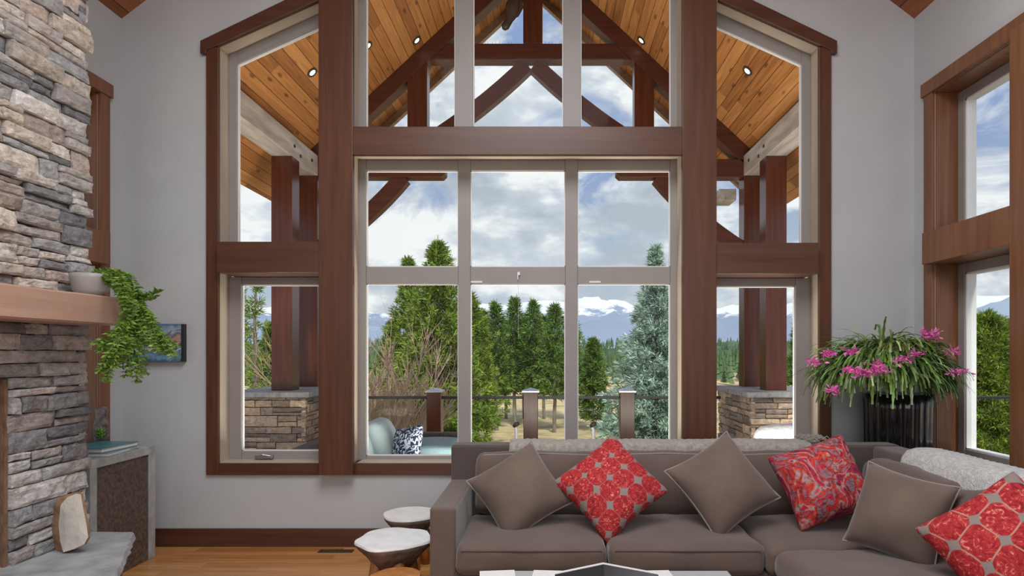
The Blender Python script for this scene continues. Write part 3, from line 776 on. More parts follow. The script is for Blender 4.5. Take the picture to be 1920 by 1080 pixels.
HILL = [(-500, 640), (300, 652), (600, 650), (900, 655), (1140, 655), (1300, 648), (1400, 640), (1480, 640), (1600, 640), (1700, 625), (1850, 604), (1950, 600), (2400, 590)]
mountain('forested_hills', HILL, 420, 200, M['fh'], 5, freq=0.03)

def leafclump(mb, p, d, n, ln, wd, col, spread=0.9):
    for _ in range(n):
        v = Vector((random.gauss(0, 1), random.gauss(0, 1), random.gauss(0, 1))); v.normalize()
        t = (d*(1.0) + v*spread).normalized(); s_ = t.cross(Vector((random.gauss(0,1), random.gauss(0,1), random.gauss(0,1))))
        if s_.length < 1e-4: continue
        s_.normalize(); l = ln*random.uniform(0.6, 1.2)
        q = p + v*ln*0.3
        k = random.choice((.35, .6, .9, 1.2, 1.6)); c_ = (col[0]*k, col[1]*k, col[2]*k*random.uniform(.8, 1.1))
        b = len(mb.v); mb.v.extend([q - s_*wd*0.5, q + s_*wd*0.5, q + t*l + s_*wd*0.2, q + t*l - s_*wd*0.2])
        mb.f.append((b, b+1, b+2, b+3)); mb.c.append(c_)
def conifer(name, h, r, clear, m, label, loc, seed, nb=90, lean=0.0, droop=0.0, step=0.28, ln=0.22, wd=0.05, cat='tree', group=None, cl=5, shape=0.85, up=0.25, open_=0.0):
    random.seed(seed)
    o = thing(name, loc, label, cat, group)
    L0 = Vector(loc); tk = MB()
    rt = h*0.016
    pts = [L0 + Vector((lean*(i/8)**2*h + math.sin(i*1.3+seed)*0.03, math.cos(i+seed)*0.03, h*i/8)) for i in range(9)]
    tk.tube(pts, [rt*(1-0.93*i/8)+0.01 for i in range(9)], 7)
    fo = MB()
    for k in range(nb):
        t = (k+random.random())/nb; z = clear + (1-clear)*t
        if open_ and random.random() < open_: continue
        ang = k*2.399+random.uniform(-.5, .5)
        prof = (1-t)**shape*(0.35+0.65*min(1, t*6+0.35))
        R_ = r*prof*random.uniform(0.65, 1.12)+0.06
        i = min(7, int(z*8)); f_ = z*8-i; base = pts[i].lerp(pts[min(8, i+1)], f_)
        d = Vector((math.cos(ang), math.sin(ang), up*(0.3+t) - droop*(1-t)))
        tip = base + d*R_
        if R_ > 0.25: tk.tube([base, base.lerp(tip, .5)+Vector((0,0,-droop*R_*.1)), tip], [0.012+R_*.008, 0.01, 0.004], 4, cap=False)
        ns = max(2, int(R_/step))
        for q in range(ns):
            f2 = (q+0.6)/ns
            if f2 < 0.18: continue
            p = base.lerp(tip, f2) + Vector((random.gauss(0, 1), random.gauss(0, 1), random.gauss(0, .6)))*R_*0.07
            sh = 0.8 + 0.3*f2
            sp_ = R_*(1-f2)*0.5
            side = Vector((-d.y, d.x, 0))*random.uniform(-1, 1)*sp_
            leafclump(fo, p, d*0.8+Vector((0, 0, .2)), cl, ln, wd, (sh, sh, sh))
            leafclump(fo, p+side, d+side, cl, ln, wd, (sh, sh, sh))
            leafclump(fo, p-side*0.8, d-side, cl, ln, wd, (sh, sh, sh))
    leafclump(fo, pts[8], Vector((0, 0, 1)), 10, ln*1.2, wd, (1, 1, 1), 0.5)
    tk.build('trunk', M['bark'], o); fo.build('foliage', M[m], o)
    return o
def ctree(px, top, Y, r, clear, m, label, seed, name='pine_tree', **k):
    x = PX(px, Y); zt = PZ(top, Y); return conifer(name, zt-GZ, r, clear, m, label, (x, Y, GZ), seed, **k)
grp = 'tall pines beyond the deck'
K1 = dict(step=.17, ln=.2, wd=.04, cl=7)
ctree(820, 458, 22, 2.3, .08, 'pinelight', 'tallest green pine, its crown rising above the window transom on the left', 11, nb=300, shape=.75, **K1)
ctree(765, 488, 25, 1.7, .06, 'pinelight', 'slim pine just left of the tallest green pine', 12, nb=210, **K1)
ctree(878, 552, 27, 1.8, .12, 'pinelight', 'bright green pine behind the left window mullion', 13, nb=230, shape=.6, **K1)
ctree(735, 605, 27, 1.7, .02, 'pine', 'low bushy pine behind the bare reddish shrub', 15, nb=190, **K1)
for i, (a, t, y, lab) in enumerate([(930, 570, 34, 'leftmost dark pine of the row in the middle pane'), (965, 562, 36, 'tallest dark pine of the row in the middle pane, left of the middle railing post'),
        (1000, 568, 35, 'dark pine directly above the middle railing post'), (1040, 575, 33, 'rightmost dark pine of the row in the middle pane, beside the mullion'), (905, 585, 37, 'dark pine half hidden behind the left mullion of the middle pane'), (1072, 592, 38, 'dark pine mostly hidden behind the right mullion'),
        (948, 604, 40, 'shorter pine showing between the two leftmost pines of the middle row'), (982, 600, 40, 'shorter pine showing between the tallest pine and the one over the railing post'), (1020, 596, 40, 'shorter pine showing between the two rightmost pines of the middle row'), (856, 600, 33, 'dark pine behind the left mullion, right of the tallest pine')]):
    ctree(a, t, y, 1.08, .27, 'pine', lab, 20+i, nb=115, step=.2, ln=.24, wd=.05, cl=6, shape=.6, group=grp)
ctree(1112, 638, 34, 1.25, .12, 'pine', 'short dark pine left of the blue spruce', 31, nb=150, step=.2, ln=.22, wd=.05, cl=7, shape=.7)
ctree(1230, 466, 17.5, 2.35, .02, 'spruce', 'large blue-green spruce with a bare spire behind the right railing post', 33, name='blue_spruce', nb=420, step=.12, ln=.14, wd=.026, droop=.15, cl=8, shape=1.1, up=.3)
ctree(480, 500, 21, .9, .1, 'pinelight', 'thin open pine seen in the lower left window', 35, nb=100, open_=.3, ln=.18, wd=.035)
ctree(448, 540, 24, 1.0, .1, 'pine', 'sparse dark pine at the left edge of the lower left window', 36, nb=100, open_=.3, ln=.18, wd=.035)
ctree(505, 610, 30, 1.3, .05, 'pine', 'short pine behind the left porch columns', 37, nb=130, cl=7, wd=.05)
ctree(1850, 590, 20, 2.0, .2, 'pinelight', 'broad green pine with a thick trunk in the lower right wall window', 41, nb=300, step=.16, ln=.17, wd=.03, cl=8, shape=.6)
ctree(1905, 605, 24, 2.0, .2, 'pinelight', 'green pine at the right edge of the lower right wall window', 42, nb=260, step=.17, ln=.18, wd=.032, cl=8, shape=.6)
ctree(1800, 628, 27, 1.9, .15, 'pine', 'dark pine behind the flowering plant in the lower right wall window', 43, nb=220, step=.2, ln=.2, wd=.04, cl=7)
ctree(1500, 600, 30, 1.2, .1, 'pine', 'pine behind the right porch columns', 44, nb=140, cl=7)
# distant forest: one uncountable belt
random.seed(5)
b = MB()
def small_tree(x, y, z, h, col):
    r = h*0.2
    for k in range(4):
        z0 = z + h*(0.08+0.22*k); rr = r*(1-0.22*k); n = 6; a0 = random.random()
        ring = [Vector((x+rr*math.cos(a0+6.283*i/n)*random.uniform(.75, 1.2), y+rr*math.sin(a0+6.283*i/n), z0+random.uniform(-.04, .04)*h)) for i in range(n)]
        b.add(ring+[Vector((x, y, z0+h*0.36))], [(i, (i+1) % n, n) for i in range(n)], col)
for i in range(5200):
    y = random.uniform(200, 415) if i > 1900 else random.uniform(80, 210)
    x = random.uniform(-0.78, 1.0)*y
    zb = GZ
    if y > 220:
        u = 1-(420-y)/200; zb = GZ-2 + (PZ(645, 420)-GZ+2)*max(0, u)**.8
    k = random.uniform(.6, 1.4)
    small_tree(x, y, zb, random.uniform(2.6, 5.2), (k, k, k*.9))
o = b.build('distant_forest', M['forest']); tagp(o, 'dark green belt of distant conifers below the snowy mountains', 'forest', kind='stuff')
# bare shrub
random.seed(3)
def shrub(name, px, Y, h, label, n0=16, sd=1, wide=.5):
    random.seed(sd); b = MB(); base = Vector((PX(px, Y), Y, GZ))
    def grow(p, d, l, r, lv):
        pts = [p]; q = p.copy(); dd = d.copy()
        for i in range(4):
            dd = (dd + Vector((random.gauss(0, .1), random.gauss(0, .1), .05))).normalized(); q = q + dd*l/4; pts.append(q.copy())
        b.tube(pts, [r*(1-.15*i) for i in range(5)], 4, cap=False)
        if lv > 0:
            for k in range(4 if lv > 1 else 5):
                f_ = random.uniform(.35, 1); i = int(f_*4); nd = (dd + Vector((random.gauss(0, .45), random.gauss(0, .45), random.uniform(-.1, .5)))).normalized()
                grow(pts[min(4, i)], nd, l*random.uniform(.45, .7), r*.55, lv-1)
    for k in range(n0):
        a = random.uniform(0, 6.28); d = Vector((math.cos(a)*wide, math.sin(a)*wide, 1)).normalized()
        grow(base, d, h*random.uniform(.45, .7), 0.034, 3)
    o = b.build(name, M['twig'], None, loc=base); tagp(o, label, 'shrub')
shrub('bare_shrub', 705, 15, 5.2, 'leafless reddish shrub left of the green pines, behind the outdoor sofa', 24, 2)
shrub('bare_shrub', 470, 14, 3.8, 'leafless shrub seen low in the left window beside the stone pier', 9, 5)

# ------------------------------------------------------------------ outdoor furniture
M['wicker'] = plain('dark_wicker', (0.055, 0.042, 0.036), 0.6, 0.6, 60, 1.0, 90)
M['paleblue'] = plain('pale_blue_outdoor_fabric', (0.40, 0.50, 0.53), 0.85, 0.06, 6, 0.2, 120)
M['teal'] = plain('blue_grey_seat_fabric', (0.20, 0.30, 0.33), 0.85, 0.08, 6, 0.2, 120)
M['whitefab'] = plain('white_quilt_fabric', (0.72, 0.73, 0.75), 0.85, 0.2, 18, 0.6, 14, stretch=(1, 1, 3))
M['navy'] = None
def two_tone(name, a, bcol, scale, thr=.5, dist=2.0):
    m, nt, bs = newmat(name); L = nt.links.new
    tc = N(nt, 'ShaderNodeTexCoord'); nz = N(nt, 'ShaderNodeTexNoise', inp={'Scale': scale, 'Detail': 1, 'Distortion': dist}); L(tc.outputs['Object'], nz.inputs[0])
    rp = ramp(nt, [(thr-.015, a), (thr+.015, bcol)]); L(nz.outputs[0], rp.inputs[0]); L(rp.outputs[0], bs.inputs['Base Color']); bs.inputs['Roughness'].default_value = .85
    return m
M['navy'] = two_tone('navy_leaf_print', (0.012, 0.02, 0.07), (0.55, 0.60, 0.68), 22, .53)

def pillow(name, center, size, roll, tilt, yaw, m, label, thick=0.15, cat='cushion', group=None, n=22, parent=None, piping=None, pinch=.10, pu=1.0):
    b = MB(); h = size/2; seedv = random.uniform(0, 50)
    Mx = Matrix.Rotation(R(yaw), 3, 'Z') @ Matrix.Rotation(R(-tilt), 3, 'X') @ Matrix.Rotation(R(-roll), 3, 'Y')
    for sd in (-1, 1):
        vs = []
        for i in range(n+1):
            for j in range(n+1):
                u = math.sin((-1+2*i/n)*math.pi/2); v = math.sin((-1+2*j/n)*math.pi/2)
                x = h*u*pu*(1-pinch*(1-v*v)*u*u); z = h*v*(1-pinch*(1-u*u)*v*v)
                t = thick*((1-u*u)*(1-v*v))**0.46
                cr = 1-.05*(u*u*v*v)**3; x *= cr; z *= cr
                t *= 1+0.12*noise.noise(Vector((u*1.5+seedv, v*1.5, sd)))
                t += 0.004*noise.noise(Vector((u*5+seedv, v*5, sd)))*(1-u*u)*(1-v*v)
                vs.append(Vector((x, sd*t/1.0, z)))
        fs = [(a*(n+1)+c_, (a+1)*(n+1)+c_, (a+1)*(n+1)+c_+1, a*(n+1)+c_+1) for a in range(n) for c_ in range(n)]
        if sd > 0: fs = [f[::-1] for f in fs]
        b.add(vs, fs)
    me_o = b.build(name, m, None, smooth=True)
    me_o.matrix_world = Matrix.Translation(center) @ Mx.to_4x4()
    me_o.location = center; me_o.rotation_euler = Mx.to_euler()
    tagp(me_o, label, cat, group)
    if piping:
        p = MB(); pts = []
        for side in range(4):
            for k in range(n):
                t = -1+2*k/n
                u, v = [(t, -1), (1, t), (-t, 1), (-1, -t)][side]
                pts.append((h*u*pu*(1-pinch*(1-v*v)*u*u), 0, h*v*(1-pinch*(1-u*u)*v*v)))
        pts.append(pts[0]); p.tube(pts, 0.005, 6, cap=False)
        c_ = p.build('piping', piping, None, smooth=True); c_.parent = me_o
    return me_o

o = thing('outdoor_sofa', (-1.5, 6.4, -0.1), 'dark wicker outdoor sofa with pale blue cushions outside the left pane', 'outdoor sofa')
# sofa runs along Y, back on the left, far arm visible
MB().box(-2.35, -2.2, 5.5, 7.25, -0.05, 0.62).build('back_frame', M['wicker'], o, bevel=0.03)
MB().box(-2.2, -0.95, 7.08, 7.24, -0.05, PZ(812, 7.08)).build('far_arm', M['wicker'], o, bevel=0.03)
MB().box(-2.2, -1.2, 5.5, 7.08, -0.05, 0.25).build('seat_base', M['wicker'], o, bevel=0.02)
b = cushion(MB(), -2.1, -1.15, 5.55, 6.25, 0.25, 0.42, 0.05); b.build('seat_cushion', M['teal'], o, smooth=True)
b = cushion(MB(), -1.48, -0.92, 6.3, 7.06, 0.25, PZ(836, 6.4), 0.06); b.build('seat_cushion', M['teal'], o, smooth=True)
for (xc, yc, an, sz, zt) in ((-1.83, 5.9, -14, .62, .76), (-1.73, 6.55, -22, .66, .80)):
    xf = Matrix.Translation((xc, yc, zt-.3)) @ Matrix.Rotation(R(an), 4, 'Y')
    b = cushion(MB(), -.11, .11, -.31, .31, -.30, .30, .10, (.03, 0, 0), xf=xf); b.build('back_cushion', M['paleblue'], o, smooth=True)
pillow('outdoor_cushion', (PX(763, 6.3), 6.3, PZ(835, 6.3)), .40, 12, 20, -38, M['navy'], 'navy and white leaf-print cushion on the wicker outdoor sofa', .09)
o = thing('outdoor_chair', (2.25, 6.7, -0.1), 'outdoor lounge chair with white quilted cushion outside the lower right window', 'outdoor chair')
MB().box(1.95, 2.75, 6.4, 7.0, -0.1, 0.3).build('chair_base', M['wicker'], o, bevel=.03)
b = cushion(MB(), 2.16, 2.85, 6.35, 6.6, .3, PZ(803, 6.4), .12, (0, .03, .02)); b.build('back_cushion', M['whitefab'], o, smooth=True)
for i, (a, wh) in enumerate(((968, 'left'), (1112, 'right'))):
    Yk = 8.3; b = MB(); x = PX(a, Yk)
    b.tube([(x, Yk, -0.1), (x, Yk, PZ(805, Yk)), (x-.03, Yk, PZ(797, Yk)), (x-.01, Yk, PZ(793, Yk)), (x+.03, Yk, PZ(794, Yk))], [.022, .022, .018, .02, .026], 8)
    o = thing('garden_stake', (x, Yk, -.1), '%s curled dark-headed pale stake just above the sofa back' % wh, 'garden ornament', 'curled deck stakes')
    b.build('stake_stem', M['bead'], o, smooth=True)
    MB().tube([(x-.035, Yk-.012, PZ(800, Yk)), (x, Yk-.02, PZ(795, Yk)), (x+.04, Yk-.012, PZ(793, Yk))], [.02, .034, .022], 8).build('stake_head', M['bronze'], o, smooth=True)

# ------------------------------------------------------------------ fireplace
XF, YFE = -2.77, 3.74
o = thing('fireplace', (-3.0, 2.5, 0), 'tall grey stacked stone fireplace column at the left edge', 'fireplace')
core = MB(); FY0 = 1.25; HO = (1.75, 3.19, 0.4, 1.36)
core.box(XL+0.001, XF, HO[1], YFE-0.03, 0, 4.06); core.box(XL+0.001, XF, FY0, HO[0], 0, 4.06)
core.box(XL+0.001, XF, HO[0], HO[1], HO[3], 4.06); core.box(XL+0.001, XF, HO[0], HO[1], 0, HO[2]-0.07)
core.build('stone_core', M['mortar'], o)
MB().box(XL+0.002, XL+0.05, HO[0], HO[1], HO[2]-.07, HO[3]).build('firebox_back', M['soot'], o)
random.seed(21); b = MB()
stone_face(b, FY0, YFE, 0.40, 1.655, lambda u, z, d: Vector((XF+d, u, z)), (0.06, 0.115), (0.16, 0.44), (-0.012, 0.022), 0.006, hole=HO, nu=9, nv=5, rag=.018, pal=[(0.31, 0.31, 0.315), (0.36, 0.355, 0.35), (0.24, 0.24, 0.255), (0.40, 0.385, 0.375), (0.31, 0.28, 0.27), (0.44, 0.435, 0.43), (0.20, 0.20, 0.21)])
stone_face(b, FY0, YFE, 1.80, 4.04, lambda u, z, d: Vector((XF+d, u, z)), (0.05, 0.13), (0.12, 0.36), (-0.012, 0.03), 0.006, nu=9, nv=5, rag=.022,
           pal=[(0.42, 0.39, 0.36), (0.36, 0.34, 0.33), (0.26, 0.26, 0.27), (0.46, 0.41, 0.36), (0.36, 0.30, 0.27), (0.50, 0.47, 0.44), (0.17, 0.17, 0.18)])
stone_face(b, 0.05, XF-XL+.01, 0.0, 4.04, lambda u, z, d: Vector((XL+u, YFE-0.04+d, z)), (0.05, 0.13), (0.12, 0.3), (-0.01, 0.02), 0.006, nu=5, nv=3)
b.build('stone_veneer', M['stone'], o)
M['cheek'] = plain('brown_firebrick', (0.20, 0.11, 0.065), .9, .45, 9, .6, 30, stretch=(3, 1, 1))
MB().box(XL+.06, XF+.004, HO[1]-.02, HO[1]-.001, HO[2], HO[3]).build('firebox_cheek', M['cheek'], o)
# hearth slab with an angled end
hl = MB(); zt = 0.40
poly = [(XL+0.001, 3.80), (-2.52, 3.80), (-2.49, 3.74), (-2.32, 3.42), (-2.12, 3.06), (-2.02, 2.7), (-2.0, 1.2), (XL+0.001, 1.2)]
edge = []
for i in range(len(poly)):
    p, q = Vector(poly[i]), Vector(poly[(i+1) % len(poly)]); k = max(1, int((q-p).length/0.06))
    for t in range(k): edge.append(p.lerp(q, t/k))
edge2 = []
for p in edge:
    j = 0.012*noise.noise(Vector((p.x*14, p.y*14, 0))) if p.x > -2.9 else 0
    edge2.append((p.x + j, p.y + (j if p.x > -2.6 else 0)))
n = len(edge2); cxy = (-2.75, 2.6)
lay = []
for (z, off) in ((zt, 0.012), (zt-.008, 0.0), (zt-.04, -0.012), (zt-.07, 0.014)):
    lay.append([(x - (0.0 if x < -3.2 else off), y, z + 0.003*noise.noise(Vector((x*9, y*9, z)))) for x, y in edge2])
vs = [v for l in lay for v in l]
fs = [tuple(range(n)), tuple(range(4*n-1, 3*n-1, -1))] + [(l*n+i, (l+1)*n+i, (l+1)*n+(i+1) % n, l*n+(i+1) % n) for l in range(3) for i in range(n)]
hl.add(vs, fs); hl.build('hearth_slab', M['slab'], o)
hb = MB(); hp = [(XL+.001, 3.74), (-2.58, 3.74), (-2.2, 3.05), (-2.1, 2.7), (-2.08, 1.3), (XL+.001, 1.3)]
hb.prism(hp, 0, zt-.07, 'z'); hb.build('hearth_core', M['mortar'], o)
b = MB(); random.seed(4)
for (p, q) in zip(hp[1:-1], hp[2:]):
    p, q = Vector((*p, 0)), Vector((*q, 0)); L_ = (q-p).length; dr = (q-p).normalized(); nm = Vector((-dr.y, dr.x, 0))
    if nm.x < 0: nm = -nm
    stone_face(b, 0, L_, 0, zt-.075, lambda u, z, d, p=p, dr=dr, nm=nm: p+dr*u+nm*(d*.8)+Vector((0, 0, z)), (.06, .1), (.12, .3), (0, .02), nu=5, nv=3)
b.build('hearth_stone', M['stone'], o)
# mantel
M['mantel'] = wood('pale_pinkish_mantel_wood', (0.56, 0.36, 0.28), (0.45, 0.27, 0.20), 1, 0.35, 1, False, 14)
o = MB(); m_ = MB(); ny_ = 24
vs = []
for i in range(ny_+1):
    y = 1.3 + (3.655-1.3)*i/ny_
    for (x, z) in ((-2.79, 1.655), (-2.79, 1.818), (-2.515, 1.818), (-2.50, 1.808), (-2.497, 1.665), (-2.51, 1.655)):
        k = .003*noise.noise(Vector((x*5, y*4, z*5)))
        yy = y
        if i == ny_ : yy = y + .02*noise.noise(Vector((x*40, 3, z*30)))
        vs.append((x+(k if x > -2.7 else 0), yy, z+k))
fs = [(i*6+j, i*6+(j+1) % 6, (i+1)*6+(j+1) % 6, (i+1)*6+j) for i in range(ny_) for j in range(6)] + [tuple(range(5, -1, -1)), tuple(ny_*6+k for k in range(6))]
m_.add(vs, fs); mt = m_.build('mantel_shelf', M['mantel'], None, loc=(-2.6, 2.5, 1.655)); tagp(mt, 'thick pale wood mantel beam projecting from the stone fireplace', 'mantel')
M['bark2'] = plain('rough_brown_wood_end', (0.20, 0.09, 0.045), 0.8, 0.5, 30, 1.0, 40)
b = MB(); b.prism([(-2.68, 1.657), (-2.502, 1.657), (-2.494, 1.70), (-2.51, 1.76), (-2.50, 1.816), (-2.6, 1.816)], 3.655, 3.672); c_ = b.build('rough_end', M['bark2'], mt)

# rock on the hearth
M['rock'] = plain('cream_split_rock', (0.66, 0.60, 0.53), 0.7, 0.15, 7, 0.5, 20)
M['rockb'] = plain('brown_rock_rind', (0.34, 0.20, 0.11), 0.8, 0.4, 12, 0.7, 25)
Yk = 3.43; sc_ = Yk/F
o = thing('split_rock', (PX(130, Yk), Yk, .4), 'cream split rock with a brown rind standing on the hearth', 'rock')
fs_ = [(118, 1037), (138, 1031), (158, 1022), (166, 1008), (163, 985), (156, 950), (152, 926), (143, 924), (126, 931), (113, 946), (109, 985), (112, 1015)]
bs_ = [(92, 1036), (112, 1036), (140, 1028), (152, 1008), (150, 985), (144, 950), (140, 926), (128, 926), (104, 936), (89, 952), (86, 985), (88, 1015)]
sil = fs_
fr_ = [Vector((PX(a, Yk-.04), Yk-.04, max(.401, PZ(c_, Yk-.04)))) for a, c_ in fs_]
bk_ = [Vector((PX(a, Yk+.05), Yk+.05, max(.401, PZ(c_, Yk+.05)))) for a, c_ in bs_]
cen = sum(fr_, Vector())/len(fr_); n = len(sil)
b = MB(); vs = []
for ring, sca, dy in ((fr_, .0, -.012), (fr_, .5, -.010), (fr_, .975, 0)):
    for p in ring: q = cen.lerp(p, max(sca, .01)); vs.append(q+Vector((0, dy, 0)))
b.add(vs, [(l*n+i, l*n+(i+1) % n, (l+1)*n+(i+1) % n, (l+1)*n+i) for l in range(2) for i in range(n)]); b.build('split_face', M['rock'], o)
b = MB(); vs = [cen.lerp(p, .975) for p in fr_] + fr_ + bk_; 
for v in vs[n:2*n]: v.y += .015
vs = [Vector(v) for v in vs]
b.add(vs, [(l*n+i, l*n+(i+1) % n, (l+1)*n+(i+1) % n, (l+1)*n+i) for l in range(2) for i in range(n)] + [tuple(range(3*n-1, 2*n-1, -1))]); b.build('rind', M['rockb'], o)

# ------------------------------------------------------------------ console
M['concrete'] = plain('grey_zinc_frame', (0.40, 0.42, 0.42), 0.5, 0.25, 12, 0.25, 40)
M['brownpanel'] = plain('dark_mottled_panel', (0.115, 0.082, 0.064), 0.6, 0.5, 45, 0.4, 80)
xk0, xk1, yk0, yk1, zk = XL+.025, -2.865, 3.90, 4.55, 0.815
o = thing('console_table', ((xk0+xk1)/2, 4.2, 0), 'grey framed console with dark brown panel between fireplace and corner', 'console table')
MB().box(xk0, xk1, yk0, yk1, zk-.055, zk).build('table_top', M['concrete'], o, bevel=.003)
MB().box(xk0, xk1, yk0, yk0+.06, 0, zk-.055).build('leg', M['concrete'], o, bevel=.003)
MB().box(xk0, xk1, yk1-.065, yk1, 0, zk-.055).build('leg', M['concrete'], o, bevel=.003)
MB().box(xk0, xk1-.012, yk0+.06, yk1-.065, 0.0, zk-.055).build('side_panel', M['brownpanel'], o)
M['bookteal'] = plain('teal_book_cover', (0.05, 0.20, 0.22), 0.35, 0.3, 9); M['bookdark'] = plain('blue_grey_cover', (0.10, 0.22, 0.27), 0.3, 0.3, 9)
M['paper'] = plain('book_pages', (0.80, 0.80, 0.78), 0.7, 0.05, 60)
def book(name, cx, cy, z, wx, wy, t, ang, m, label):
    o = thing(name, (cx, cy, z), label, 'book', 'books on the console')
    xf = Matrix.Translation((cx, cy, z)) @ Matrix.Rotation(R(ang), 4, 'Z')
    def bb(x0, x1, y0, y1, z0, z1):
        q = MB().box(x0, x1, y0, y1, z0, z1); q.v = [xf @ v for v in q.v]; return q
    c_ = bb(-wx/2, wx/2, -wy/2, wy/2, 0, .003); d_ = bb(-wx/2, wx/2, -wy/2, wy/2, t-.003, t); e_ = bb(-wx/2, -wx/2+.004, -wy/2, wy/2, 0, t)
    for q in (d_, e_):
        k = len(c_.v); c_.v += q.v; c_.f += [tuple(i+k for i in f) for f in q.f]; c_.c += q.c
    c_.build('cover', m, o); bb(-wx/2+.005, wx/2-.006, -wy/2+.006, wy/2-.006, .003, t-.003).build('pages', M['paper'], o)
book('book', -3.03, 4.22, zk, .30, .36, .026, 6, M['bookdark'], 'lower teal hardback book lying on the console')
book('book', -3.035, 4.225, zk+.026, .29, .34, .028, -3, M['bookteal'], 'upper teal hardback book lying on top of another on the console')
# small ornament behind the books
o = thing('small_planter', (-3.2, 4.47, zk), 'small mottled vase with a bright green tuft behind the books', 'planter')
b = MB().lathe([(.03, zk), (.045, zk+.05), (.05, zk+.14), (.035, zk+.22), (.04, zk+.27), (.025, zk+.29)], -3.2, 4.47, 20, wob=lambda g_, i: 1+.12*math.sin(3*g_+i)); b.build('vase', plain('mottled_dark_vase', (0.16, 0.13, 0.12), .5, .7, 30, .4, 40), o, smooth=True)
b = MB(); random.seed(9)
M['green'] = leafmat('fresh_green_leaves', (0.20, 0.40, 0.06))
b.lathe([(.006, zk+.075), (.02, zk+.09), (.022, zk+.11), (.008, zk+.125)], -3.16, 4.40, 10)
for i in range(60): leafclump(b, Vector((-3.16, 4.40, zk+.10))+Vector((random.gauss(0, .012), random.gauss(0, .008), random.gauss(0, .012))), Vector((0, -.4, .6)), 2, .03, .008, (1, 1, 1))
b.build('green_tuft', M['green'], o)

# ------------------------------------------------------------------ trailing plant on mantel
M['pot'] = plain('grey_ceramic_pot', (0.36, 0.34, 0.33), 0.45, 0.1)
M['vine'] = leafmat('trailing_plant_leaves', (0.16, 0.27, 0.055), .45); M['vinestem'] = plain('green_stem', (0.16, 0.22, 0.07), .6)
pc = Vector((-2.615, 3.56, 1.818))
o = thing('trailing_plant', pc, 'leafy green trailing plant in a grey pot spilling over the mantel end', 'potted plant')
MB().lathe([(.055, 1.819), (.085, 1.85), (.098, 1.92), (.10, 1.945), (.09, 1.945), (.08, 1.925), (.01, 1.92)], pc.x, pc.y, 28).build('pot', M['pot'], o, smooth=True)
st = MB(); lf = MB(); random.seed(14)
def leaf(mb, p, d, l, w_, col, nrm=None):
    s_ = d.cross(nrm or Vector((random.gauss(0,1), random.gauss(0,1), random.gauss(0,1))))
    if s_.length < 1e-5: return
    s_.normalize(); up = s_.cross(d).normalized()*w_*.25
    b_ = len(mb.v); mb.v.extend([p, p+d*l*.5+s_*w_/2+up, p+d*l, p+d*l*.5-s_*w_/2+up, p+d*l*.5])
    for f in ((0, 1, 4), (1, 2, 4), (2, 3, 4), (3, 0, 4)): mb.f.append(tuple(b_+i for i in f)); mb.c.append(col)
def vine(p0, pts, n, ll=.034, ww=.016, bright=1.0):
    P = [Vector(p) for p in pts]; pl = []
    for i in range(n+1):
        t = i/n*(len(P)-1); k = min(int(t), len(P)-2); f_ = t-k
        a, b_, c_, d_ = P[max(k-1, 0)], P[k], P[k+1], P[min(k+2, len(P)-1)]
        pl.append(0.5*((2*b_)+(c_-a)*f_+(2*a-5*b_+4*c_-d_)*f_*f_+(3*b_-a-3*c_+d_)*f_**3))
    st.tube(pl, .0022, 4, cap=False)
    for i in range(1, n+1):
        t = (pl[i]-pl[i-1]).normalized()
        for q in range(4):
            a = i*1.3+q*1.57; v = Vector((math.cos(a), math.sin(a)*.8, .15*math.sin(a*2))); d = (v*.9+t*.5+Vector((0, 0, .1))).normalized()
            k = random.uniform(.6, 1.5)*bright; leaf(lf, pl[i], d, ll*random.uniform(.7, 1.25), ww*random.uniform(.8, 1.2), (k, k*1.0, k*.8))
def PP(px, py, Y): return (PX(px, Y), Y, PZ(py, Y))
top = PP(200, 528, 3.58)
targets = [((235, 690), 3.50), ((262, 700), 3.52), ((300, 655), 3.55), ((322, 650), 3.55), ((285, 640), 3.48), ((262, 712), 3.55), ((195, 705), 3.40), ((190, 690), 3.38), ((182, 655), 3.40), ((205, 680), 3.42), ((215, 668), 3.42), ((225, 678), 3.46), ((245, 650), 3.5), ((270, 645), 3.52), ((300, 640), 3.5), ((250, 610), 3.55), ((240, 640), 3.52), ((318, 658), 3.5), ((235, 660), 3.45)]
for rep in range(3):
    for (q, Y) in targets:
        a = q[0]+random.gauss(0, 7); c_ = q[1]+random.gauss(0, 8)
        Y2 = Y + random.gauss(0, .03)
        if a < 228: # spills over the front of the mantel and hangs below
            path_ = [top, PP(215+random.gauss(0, 4), 520+random.gauss(0, 4), 3.5), PP(238+random.gauss(0, 4), 560, 3.42), PP(236+random.gauss(0, 3), 600, 3.46), PP((a+232)/2, (c_+610)/2, Y2), PP(a, c_, Y2)]
        else:
            path_ = [top, PP(222+random.gauss(0, 8), 522+random.gauss(0, 6), 3.55), PP(243+random.gauss(0, 7), 560, 3.56), PP((a+246)/2+random.gauss(0, 6), 605+random.gauss(0, 8), 3.54), PP(a, c_, Y2)]
        path_[0] = Vector(top)+Vector((random.gauss(0, .02), random.gauss(0, .02), 0))
        vine(None, path_, 34, bright=1.25 if c_ > 640 else .95)
for (q) in [(298, 545), (290, 556), (272, 552)]:
    vine(None, [PP(235, 545, 3.56), PP(258, 556, 3.56), PP(q[0]-12, q[1]+5, 3.56), PP(q[0], q[1], 3.56)], 16)
for k in range(14):
    a = random.uniform(176, 222); vine(None, [top, PP((a+200)/2, 516, 3.55), PP(a, random.uniform(508, 526), 3.55)], 7)
st.build('stems', M['vinestem'], o); lf.build('leaves', M['vine'], o)

